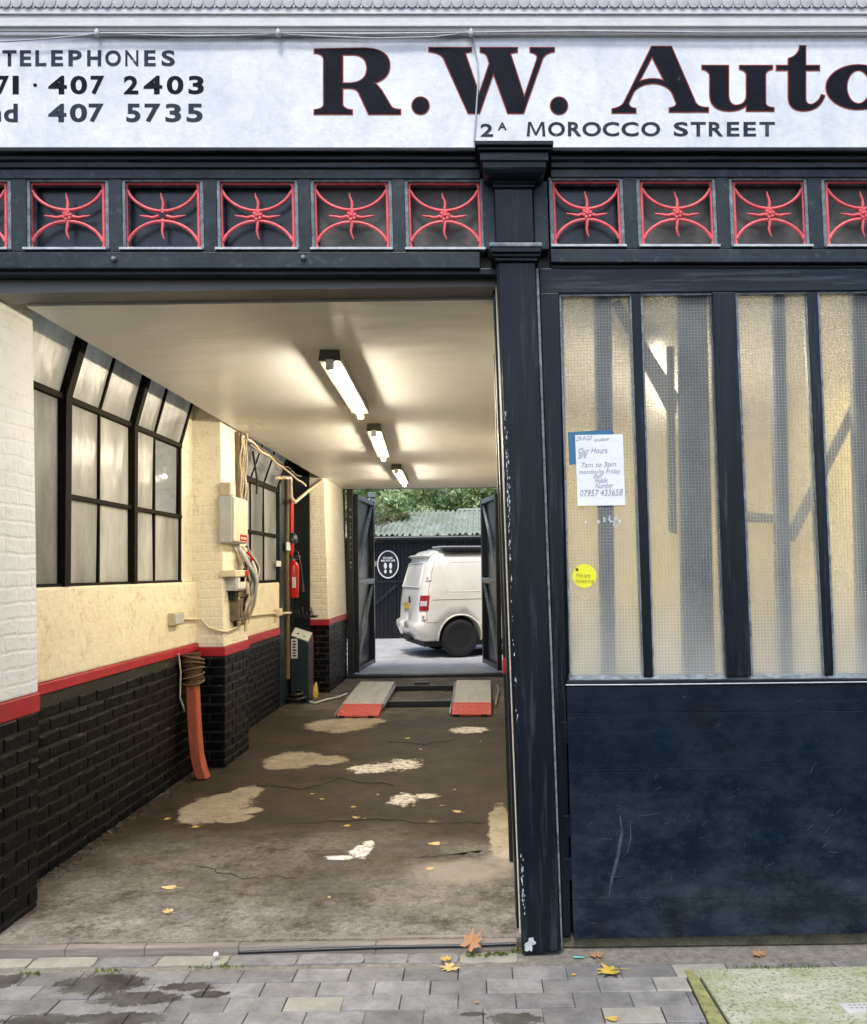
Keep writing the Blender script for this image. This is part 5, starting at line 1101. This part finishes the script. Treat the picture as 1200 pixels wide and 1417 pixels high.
while x < 3.6:
    b = MB(); v, f = corrugate(x, x + .82, .135, .030, lambda q, o_: ((q, YFN - .18, zr0 + o_ + (k % 2) * .01), (q, 24.0, zr1 + o_ + (k % 2) * .01))); b.add(v, f, True); b.build('sheet', MT['corr_roof'], roof); x += .80; k += 1
b = MB(); b.tube([(-5, YFN - .2, 2.40), (0, YFN - .2, 2.39), (4, YFN - .2, 2.38)], .055, 8); b.build('gutter', MT['steel_black'], roof)
b = MB(); b.box(-5, 4, YFN - .06, YFN + .06, 2.30, 2.42); b.build('eaves_board', MT['steel_black'], roof)
a = PY(634, 708, 24.02); b = MB(); b.box(a.x, 4, 23.97, 24.06, zr1 + .01, zr1 + .06); b.build('ridge_flashing', MT['grey_plastic'], roof)
def bush(label, c0, rx, ry, rz, n, mat, seed, ls=.075):
    r = random.Random(seed); t = thing('bush', label, 'bush', (c0[0], c0[1], 0)); b = MB(); clumps = []
    for _ in range(46):
        while True:
            p_ = Vector((r.uniform(-1, 1), r.uniform(-1, 1), r.uniform(-1, 1)))
            if .35 < p_.length < 1: break
        clumps.append((Vector((p_.x * rx, p_.y * ry, p_.z * rz)) + Vector(c0), r.uniform(.22, .5) * min(rx, rz, 1.3)))
    for _ in range(n):
        cc, rad = r.choice(clumps); v = Vector((r.gauss(0, 1), r.gauss(0, 1), r.gauss(0, 1))).normalized() * rad * r.uniform(.5, 1.05); v.z *= .75; p_ = cc + v
        out = (v.normalized() + Vector((r.gauss(0, .5), r.gauss(0, .5) - .3, r.gauss(0, .5) + .25))).normalized()
        ax_ = out.orthogonal().normalized(); ax_.rotate(Matrix.Rotation(r.uniform(0, 6.28), 3, out)); sd = out.cross(ax_); L = ls * r.uniform(.6, 1.5); w = L * .34
        b.add([p_ - ax_ * L, p_ + sd * w + out * .01, p_ + ax_ * L - out * .015, p_ - sd * w + out * .01], [(0, 1, 2, 3)])
    b.build('crown', MT[mat], t)
    b = MB()
    for k in range(9):
        e = clumps[k][0]; s0 = Vector((c0[0] + r.uniform(-.3, .3), c0[1] + .1, 0)); m_ = s0.lerp(e, .5) + Vector((r.uniform(-.3, .3), 0, .3)); b.tube([s0, m_, e], [.05, .035, .015], 6)
    b.build('trunk', MT['twig'], t)
    return t
bush('large dark evergreen bush above the shed roof', (-2.7, 24.6, 3.9), 2.1, 1.2, 1.35, 11000, 'leafage', 1)
bush('broad green bush rising over the middle of the shed roof', (-.7, 26.2, 4.1), 1.8, 1.2, 1.3, 9000, 'leafage', 2)
bush('yellowing bush behind the right end of the shed roof', (1.4, 26.4, 4.2), 1.7, 1.1, 1.3, 8000, 'leafage_dry', 3)
bush('low dark bush drooping over the left end of the shed roof', (-2.9, 22.6, 3.35), 1.1, .9, .7, 5000, 'leafage', 4)
bush('tall green bush against the sky left of the gate opening', (-4.6, 26, 4.6), 2.0, 1.2, 1.6, 5000, 'leafage', 5)
bush('high bank of leaves at the back of the yard', (-.5, 28.5, 5.6), 4.5, 1.0, 1.2, 7000, 'leafage', 6, .11)
tw = MB(); r = random.Random(9)
for i in range(22):
    a = Vector((-2.45 + r.uniform(-.35, .5), 21.3 + r.uniform(-.3, .6), 2.75 + r.uniform(-.12, .3))); e = a + Vector((r.uniform(-.5, .7), r.uniform(-.3, .2), r.uniform(-.1, .5))); m_ = a.lerp(e, .5) + Vector((0, 0, r.uniform(.0, .15))); tw.tube([a, m_, e], [.010, .008, .004], 5)
t_ = tw.build('dead_twigs', MT['twig']); tag(t_, 'bare brown twigs lying on the left end of the shed roof', 'twigs')

# ------------------------------------------------------------------ van
VL, PHI = 4.85, math.radians(17)
wc = PZ(637, 909, FZ)           # near rear wheel, where it meets the ground
OH = .80                        # rear wheel centre ahead of the tail
van = thing('parked_van', 'white panel van parked across the yard behind the rear gates', 'van')
R_ = Matrix.Rotation(PHI, 4, 'Z'); org = Vector((wc.x, wc.y, FZ)) - (R_ @ Vector((OH, -.88, 0))); van.location = org; van.rotation_euler = (0, 0, PHI)
prof = [(.30, .84, .10, .0), (.36, .91, .02, .0), (.52, .945, -.05, -.02), (.62, .95, -.05, 0), (.66, .95, .03, 0), (.95, .955, .045, .0), (1.15, .95, .07, .05), (1.25, .94, .09, .3), (1.45, .905, .13, .75), (1.65, .86, .19, 1.05), (1.80, .815, .25, 1.25), (1.88, .76, .29, 1.4), (1.93, .66, .34, 1.6), (1.955, .50, .40, 1.8), (1.965, .25, .45, 1.9)]
def hw(z):
    for (z0, w0, *_), (z1, w1, *_) in zip(prof, prof[1:]):
        if z0 <= z <= z1: return w0 + (w1 - w0) * (z - z0) / (z1 - z0)
    return prof[-1][1]
def rx_(z):
    for p0, p1_ in zip(prof, prof[1:]):
        if p0[0] <= z <= p1_[0]: return p0[2] + (p1_[2] - p0[2]) * (z - p0[0]) / (p1_[0] - p0[0])
    return prof[-1][2]
plan = [(0, .0), (0.0, .45), (.006, .75), (.025, .90), (.06, .965), (.12, .995), (.2, 1)]
b = MB(); stations = [('r', d, k) for d, k in plan] + [('m', t, 1) for t in [.08 + .07 * i for i in range(13)]] + [('f', d, k) for d, k in plan[::-1]]
ring = [(z, w, rxx, fx, sgn) for sgn, seq in ((-1, prof), (1, prof[::-1])) for (z, w, rxx, fx) in seq]
for kind, d, k in stations:
    for (z, w, rxx, fx, sgn) in ring:
        x = rxx + d if kind == 'r' else (VL - fx - d if kind == 'f' else (rxx + .2) + (VL - fx - .2 - rxx - .2) * d); b.v.append((x, sgn * w * max(k, .001), z))
n = len(ring); m_ = len(stations)
for i in range(m_ - 1):
    for j in range(n): b.f.append((i * n + j, i * n + (j + 1) % n, (i + 1) * n + (j + 1) % n, (i + 1) * n + j)); b.sm.append(True)
b.f.append(tuple(range(n))); b.f.append(tuple((m_ - 1) * n + j for j in range(n))[::-1]); b.sm += [False, False]
me = b.mesh('body'); bm = bmesh.new(); bm.from_mesh(me); bmesh.ops.remove_doubles(bm, verts=bm.verts, dist=.0015); bmesh.ops.holes_fill(bm, edges=bm.edges); bmesh.ops.recalc_face_normals(bm, faces=bm.faces); bm.to_mesh(me); bm.free()
me.materials.append(MT['van']); body = bpy.data.objects.new('body', me); C.objects.link(body)
cuts = []
for wx in (OH, OH + 3.0):
    cb_ = MB(); cb_.lathe([(.405, -1.2), (.405, 1.2)], (wx, 0, .36), (0, 1, 0), 48); o = cb_.build('tmp_cut', MT['rubber']); cuts.append(o)
    mo = body.modifiers.new('arch', 'BOOLEAN'); mo.operation = 'DIFFERENCE'; mo.object = o; mo.solver = 'EXACT'
bpy.context.view_layer.update(); dg = bpy.context.evaluated_depsgraph_get(); nm = bpy.data.meshes.new_from_object(body.evaluated_get(dg)); nm.name = 'body'
for mo in list(body.modifiers): body.modifiers.remove(mo)
body.data = nm; body.parent = van
for o in cuts: bpy.data.objects.remove(o)
for wx in (OH, OH + 3.0):
    for s_ in (-1, 1):
        b = MB(); prof_t = [(.19, .09), (.27, .11), (.325, .10), (.345, .06), (.345, -.06), (.325, -.10), (.27, -.11), (.19, -.09)]
        b.lathe(prof_t, (wx, s_ * .82, .345), (0, 1, 0), 36); w_ = local('wheel', b, MT['rubber'], van)
        b = MB(); b.lathe([(.02, -.07), (.05, -.072), (.06, -.05), (.17, -.04), (.19, -.085), (.20, -.09), (.20, .05)], (wx, s_ * .82, .345), (0, -s_, 0), 30) if False else b.lathe([(.02, .07), (.05, .072), (.06, .05), (.17, .04), (.19, .085), (.20, .09), (.20, -.05)], (wx, s_ * .82, .345), (0, s_, 0), 30)
        o = b.build('rim', MT['rim']); o.parent = w_
        for k in range(5):
            b = MB(); an = k * 1.2566; c_, s2 = math.cos(an), math.sin(an); b.tube([(wx + c_ * .05, s_ * .89, .345 + s2 * .05), (wx + c_ * .18, s_ * .885, .345 + s2 * .18)], [.022, .03], 6); o = b.build('spoke', MT['rim']); o.parent = w_
        # arch lip
    for s_ in (-1, 1):
        b = MB(); b.tube([(wx + .41 * math.cos(t), s_ * (hw(min(max(.36 + .41 * math.sin(t), .31), 1.2)) - .004), .36 + .41 * math.sin(t)) for t in [math.radians(-8 + 196 * i / 28) for i in range(29)]], .016, 8); local('wheel_arch', b, MT['van'], van)
    b = MB(); b.box(wx - .42, wx + .42, -.6, .6, .32, .9); local('arch_liner', b, MT['rubber'], van)
b = MB(); b.box(.15, VL - .3, -.8, .8, .20, .32); local('underbody', b, MT['rubber'], van)
def side(x, z, e=.004): return (x, -hw(z) - e, z)
def on_side(pts, r_, nm, mat):
    b = MB(); b.tube([side(x, z, -.002) for x, z in pts], r_, 6); return local(nm, b, mat, van)
# pressed panel, waistline and seams
zz0, zz1, xa, xc = 1.19, 1.73, .46, 1.9; rr_ = .09; pts = []
for (cx, cz, a0) in ((xa + .06 + rr_, zz0 + rr_, 180), (xc - rr_, zz0 + rr_, 270), (xc - rr_, zz1 - rr_, 0), (xa + .12 + rr_, zz1 - rr_, 90)):
    for k in range(7): t = math.radians(a0 + 15 * k); pts.append((cx + rr_ * math.cos(t), cz + rr_ * math.sin(t)))
on_side(pts + [pts[0]], .009, 'pressed_panel', MT['van'])
on_side([(2.1, 1.21), (2.1, 1.73), (3.2, 1.73), (3.2, 1.21), (2.1, 1.21)], .009, 'pressed_panel', MT['van'])
seam = pm('van_seam', (.14, .13, .12), None, 10, .6, 0)
on_side([(.28, 1.045), (1.2, 1.05), (2.6, 1.05), (4.2, 1.05)], .006, 'seam', seam)
on_side([(.30, .62), (.34, .64)], .006, 'seam', seam)
b = MB(); b.tube([(rx_(z) + .125, -hw(z) * .993 - .001, z) for z in (.64, .8, 1.0, 1.2, 1.4, 1.6, 1.8, 1.86)], .005, 6); local('seam', b, seam, van)
on_side([(.15, .645), (.30, .64), (.40, .64)], .005, 'seam', seam)
# rear details
def cornerpt(u, z, e=.006):
    """u 0..1 runs round the rear near corner from the tail to the side"""
    j = u * (len(plan) - 1); i = min(int(j), len(plan) - 2); f_ = j - i; d = plan[i][0] + (plan[i + 1][0] - plan[i][0]) * f_; k = plan[i][1] + (plan[i + 1][1] - plan[i][1]) * f_
    return Vector((rx_(z) + d - e, -hw(z) * k - e, z))
def wrap(u0, u1, z0, z1, nm, mat, e=.006, nu=8, nz=5):
    b = MB(); vs_ = []
    for lay in (e, -.012):
        for j in range(nz + 1):
            for i in range(nu + 1): vs_.append(cornerpt(u0 + (u1 - u0) * i / nu, z0 + (z1 - z0) * j / nz, lay))
    W_ = nu + 1; fs = [(j * W_ + i, j * W_ + i + 1, (j + 1) * W_ + i + 1, (j + 1) * W_ + i) for j in range(nz) for i in range(nu)]; b.add(vs_[:W_ * (nz + 1)], fs, True)
    N = W_ * (nz + 1); ed = [i for i in range(W_)] + [j * W_ + nu for j in range(1, nz + 1)] + [nz * W_ + i for i in range(nu - 1, -1, -1)] + [j * W_ for j in range(nz - 1, 0, -1)]
    b.add([vs_[i] for i in ed] + [vs_[i + N] for i in ed], [(k, (k + 1) % len(ed), (k + 1) % len(ed) + len(ed), k + len(ed)) for k in range(len(ed))])
    return local(nm, b, mat, van)
wrap(.46, .92, .86, 1.13, 'tail_light', MT['lamp_red'], .010)
wrap(.52, .86, .94, 1.03, 'tail_light_lens', MT['lamp_clear'], .014)
for z in (.70, 1.40): wrap(.64, .90, z, z + .08, 'door_hinge', MT['van'], .016); wrap(.70, .75, z + .02, z + .06, 'hinge_pin', MT['rubber'], .019)
b = MB(); vs_ = []
for (z, o_) in ((1.80, .02), (1.84, -.10), (1.875, -.10), (1.90, .05)):
    for y in (-.74, -.5, 0, .5, .74): vs_.append((rx_(z) + o_ + .05 * abs(y), y, z))
b.add(vs_, [(j * 5 + i, j * 5 + i + 1, j * 5 + 6 + i, j * 5 + 5 + i) for j in range(3) for i in range(4)] + [(0, 5, 10, 15), (4, 19, 14, 9), (0, 15, 16, 17, 18, 19, 4, 3, 2, 1)], True); local('spoiler', b, MT['van'], van)
b = MB(); b.tube([(rx_(1.27) - .012, -.70, 1.27), (rx_(1.72) - .012, -.62, 1.72), (rx_(1.72) - .014, .62, 1.72), (rx_(1.27) - .014, .70, 1.27), (rx_(1.27) - .012, -.70, 1.27)], .010, 6); local('rear_panel', b, MT['van'], van)
b = MB(); b.box(.02, .034, -.05, .35, .86, .98); local('number_plate', b, pm('plate_yellow', (.6, .45, .06), None, 10, .4, 0), van)
b = MB(); b.box(.015, .03, -.20, -.12, .98, 1.10); local('door_handle', b, MT['rubber'], van)
b = MB(); b.tube([(.05, 0.05, .36), (-.12, 0.05, .36), (-.17, .05, .40), (-.17, 0.05, .46)], .025, 8); b.lathe([(.012, 0), (.03, .02), (.03, .045), (.012, .06)], (-.17, .05, .45), (0, 0, 1), 10); b.box(-.06, .05, -.40, .40, .30, .37); local('tow_bar', b, MT['rubber'], van)
# roof awning / rail
b = MB(); b.box(.52, 4.0, -.86, -.74, 1.925, 2.0); local('roof_awning', b, MT['rubber'], van, bev=.02)
b = MB(); b.box(.44, 4.0, -.80, -.30, 2.0, 2.025); local('roof_rack', b, MT['grey_plastic'], van, bev=.008)
for x in (.6, 1.7, 2.8, 3.9): b = MB(); b.box(x, x + .05, -.74, .74, 1.955, 2.0); local('roof_bar', b, MT['galv'], van)
# glass of the cab
b = MB(); b.add([side(3.35, 1.2), side(3.95, 1.2), side(3.55, 1.72), side(3.3, 1.72)], [(0, 1, 2, 3)]); local('cab_window', b, MT['panel_dark'], van)

# round notice on the fence
sp = thing('round_notice', 'round black notice with white footprints on the corrugated fence', 'sign', PY(537, 781, 20.5))
c0 = PY(537, 781, 20.55); rx2 = PY(552, 781, 20.55).x - c0.x; rz2 = c0.z - PY(537, 800.5, 20.55).z
ng = 40; circ = lambda k, Y: [(c0.x + rx2 * k * math.cos(2 * math.pi * i / ng), Y, c0.z + rz2 * k * math.sin(2 * math.pi * i / ng)) for i in range(ng)]
b = MB(); b.prism(circ(1.0, 20.545), (0, .012, 0)); b.build('disc', MT['white_print'], sp)
b = MB(); b.prism(circ(.90, 20.540), (0, .004, 0)); b.build('face', MT['rubber'], sp)
for tx, z, w in (('STAY BACK', .46, .46), ('AND STAY SAFE', .27, .66)):
    hgt = .11 * rz2 * 1.3; put_glyph(tx, 'writing', (c0.x - w * rx2, 20.538, c0.z + z * rz2 - hgt / 2), (c0.x + w * rx2, 20.538, c0.z + z * rz2 - hgt / 2), (c0.x - w * rx2, 20.538, c0.z + z * rz2 + hgt / 2), MT['white_print'], sp, .03)
for s_ in (-1, 1):
    b = MB()
    for (dz, w, h) in ((-.10, .14, .22), (-.50, .11, .14)):
        o_ = [(c0.x + s_ * .24 * rx2 + w * rx2 * math.cos(t), 20.538, c0.z + dz * rz2 + h * rz2 * math.sin(t)) for t in [2 * math.pi * i / 20 for i in range(20)]]; b.add(o_, [tuple(range(20))])
    b.build('footprint', MT['white_print'], sp)

# ------------------------------------------------------------------ fallen leaves
def leaf_mesh(seed, kind):
    r = random.Random(seed); out = []
    lobes = [(-150, .35), (-125, .62), (-100, .42), (-75, .85), (-52, .50), (-30, .98), (-14, .55), (0, 1.08), (14, .55), (30, .98), (52, .5), (75, .85), (100, .42), (125, .62), (150, .35)] if kind == 'maple' else [(-160, .25), (-120, .42), (-80, .5), (-40, .62), (-15, .85), (0, 1.1), (15, .85), (40, .62), (80, .5), (120, .42), (160, .25)]
    curl = r.uniform(.10, .35); tilt = r.uniform(-.15, .25)
    P_ = [(0, 0, .02)]
    mid = []
    for a, k in lobes:
        t = math.radians(a + r.uniform(-4, 4)); k *= r.uniform(.85, 1.1); x, y = k * math.sin(t), k * math.cos(t) - .15
        out.append((x, y, curl * (x * x + .6 * y * y) * r.uniform(.5, 1.1) + tilt * x * .3)); mid.append((x * .5, y * .5, curl * .25 * (x * x + y * y) * .6 + .03 * math.cos(a * .2)))
    n_ = len(out); b = MB(); b.v = P_ + mid + out
    for i in range(n_ - 1): b.f += [(0, 1 + i, 2 + i), (1 + i, 1 + n_ + i, 2 + n_ + i, 2 + i)]; b.sm += [False, False]
    zmin = min(v[2] for v in b.v); b.v = [(x, y, z - zmin) for x, y, z in b.v]
    st = len(b.v); b.tube([(0, -.15, .03), (.05, -.45, .05), (.12 * r.uniform(-1, 1.5), -.85, .01), (.2 * r.uniform(-1, 1.5), -1.15, .012)], [.022, .018, .016, .014], 4)
    return b.mesh('fallen_leaf')
def fallen(px, py, wpx, mat, label, kind='maple', z=None, rot=None, sx=1., group=None, lift=0):
    z = (FZ if py < 1300 else .003) if z is None else z; c = PZ(px, py, z); s_ = wpx / 1200 * c.y / 2.0
    me = leaf_mesh(int(px * 7 + py), kind); me.materials.append(MT[mat]); o = bpy.data.objects.new('fallen_leaf', me); C.objects.link(o)
    o.location = c + Vector((0, 0, .001 + lift)); o.scale = (s_ * sx, s_, s_ * .9); o.rotation_euler = (0, 0, rnd.uniform(0, 6.28) if rot is None else rot)
    return tag(o, label, 'leaf', group or 'fallen leaves on the passage floor and pavers')
c = PY(653, 1307, 3.66)
lf = fallen(651, 1318, 44, 'leaf_orange', 'big dry orange leaf propped on the door sill', 'maple', .014, -.9); lf.rotation_euler = (.62, .25, -.7); lf.location = (c.x, 3.685, .055); lf.scale = (.062, .075, .06)
fallen(617, 1328, 24, 'leaf_yellow', 'yellow leaf on the edging stones before the sill', z=.015, rot=.5)
fallen(624, 1340, 38, 'leaf_pale', 'ragged tan leaf just below the yellow one by the sill', rot=2.2)
fallen(844, 1345, 50, 'leaf_yellow', 'large bright yellow leaf with long stalk on the pavers', rot=1.95, z=.004)
fallen(825, 1323, 30, 'leaf_orange', 'small orange leaf on the dirt at the foot of the garage door', rot=.2)
fallen(1051, 1321, 30, 'leaf_orange', 'curled orange leaf on the dirt above the access cover', rot=.4)
fallen(849, 1411, 28, 'leaf_yellow', 'rounded golden leaf at the bottom edge of the pavers', 'oval', rot=1.4)
fallen(795, 1349, 12, 'leaf_yellow', 'tiny yellow leaf between the pilaster foot and the large leaf', 'oval')
fallen(660, 1388, 10, 'leaf_orange', 'tiny reddish leaf alone on the grey pavers', 'oval')
fallen(237, 1229, 32, 'leaf_pale', 'long pale leaf lying near the left wall, the farther of two', 'oval', rot=1.45, sx=.9)
fallen(233, 1262, 24, 'leaf_pale', 'short pale leaf lying near the left wall, the closer of two', rot=1.2)
fallen(604, 1168, 26, 'leaf_pale', 'pale leaf in the middle of the floor above a greenish leaf', 'oval', rot=1.7)
fallen(595, 1203, 18, 'leaf_pale', 'small greenish tan leaf closest to the sill on the open floor', rot=.3)
fallen(598, 1138, 22, 'leaf_brown', 'curled brown leaf beside the floor crack', rot=.9)
fallen(634, 1124, 19, 'leaf_pale', 'pale leaf on the right side of the oily floor', 'oval', rot=1.1)
fallen(611, 1115, 11, 'leaf_orange', 'small rusty leaf right of the white paint spill', 'oval')
for x, y, w, mt, lab in ((480, 1143, 15, 'leaf_yellow', 'yellow leaf closest to the sill in the cluster left of the paint spill'), (493, 1132, 17, 'leaf_pale', 'pale leaf in the middle of the cluster left of the paint spill'), (489, 1117, 13, 'leaf_pale', 'pale leaf at the far end of the cluster left of the paint spill'), (504, 1133, 6, 'leaf_yellow', 'tiny scrap right of the cluster of leaves by the paint spill'),
                         (445, 1106, 11, 'leaf_pale', 'small pale leaf left of the leaf cluster'), (432, 1099, 10, 'leaf_pale', 'small pale leaf farther left beyond the leaf cluster'), (564, 1022, 13, 'leaf_pale', 'pale leaf on the floor just in front of the lift'), (582, 1037, 10, 'leaf_pale', 'small pale leaf behind the speckled paint marks'), (629, 1093, 9, 'leaf_pale', 'small pale scrap on the right of the dark floor'), (573, 1115, 9, 'leaf_yellow', 'small scrap touching the white paint spill'),
                         (231, 1134, 16, 'leaf_yellow', 'yellow leaf left of the large tan floor patch'), (270, 1145, 18, 'leaf_yellow', 'yellow leaf on the near edge of the large tan floor patch'), (456, 1242, 9, 'leaf_pale', 'tiny pale scrap alone on the grey floor near the sill'), (665, 1026, 8, 'leaf_pale', 'tiny pale scrap near the right ramp'), (523, 1100, 8, 'leaf_pale', 'tiny pale scrap left of the paint spill edge')):
    fallen(x, y, w, mt, lab, 'oval' if w < 13 else 'maple')
b = MB(); a = PZ(807, 1325, .004); b.tube([a, a + Vector((-.04, .0, .002))], .004, 6); t_ = b.build('litter', pm('teal_plastic', (.1, .45, .4), None, 10, .4, 0)); tag(t_, 'small teal scrap of litter by the orange leaf', 'litter')
gr = MB(); r = random.Random(77)
for _ in range(900):
    if r.random() < .7: x, y = r.uniform(-2.1, .15), 3.85 + 6.0 * r.random() ** 1.3
    else: x, y = r.uniform(-2.3, 2), r.uniform(3.60, 3.70)
    z = FZ if y > 3.8 else .0; s_ = r.uniform(.0015, .0055)
    pts = [(x + r.uniform(-s_, s_), y + r.uniform(-s_, s_), z + r.uniform(0, s_)) for _ in range(4)]; gr.add(pts, [(0, 1, 2), (0, 2, 3), (0, 1, 3), (1, 2, 3)])
gr.build('grit', MT['dirt'], None, kind='stuff')
b = MB(); a = PZ(299, 1325, .016); b.lathe([(.004, 0), (.013, .008), (.012, .016), (.004, .022)], a, (0, 0, 1), 10); t_ = b.build('pebble', MT['white_plastic']); tag(t_, 'white pebble in the gap before the door sill', 'pebble')
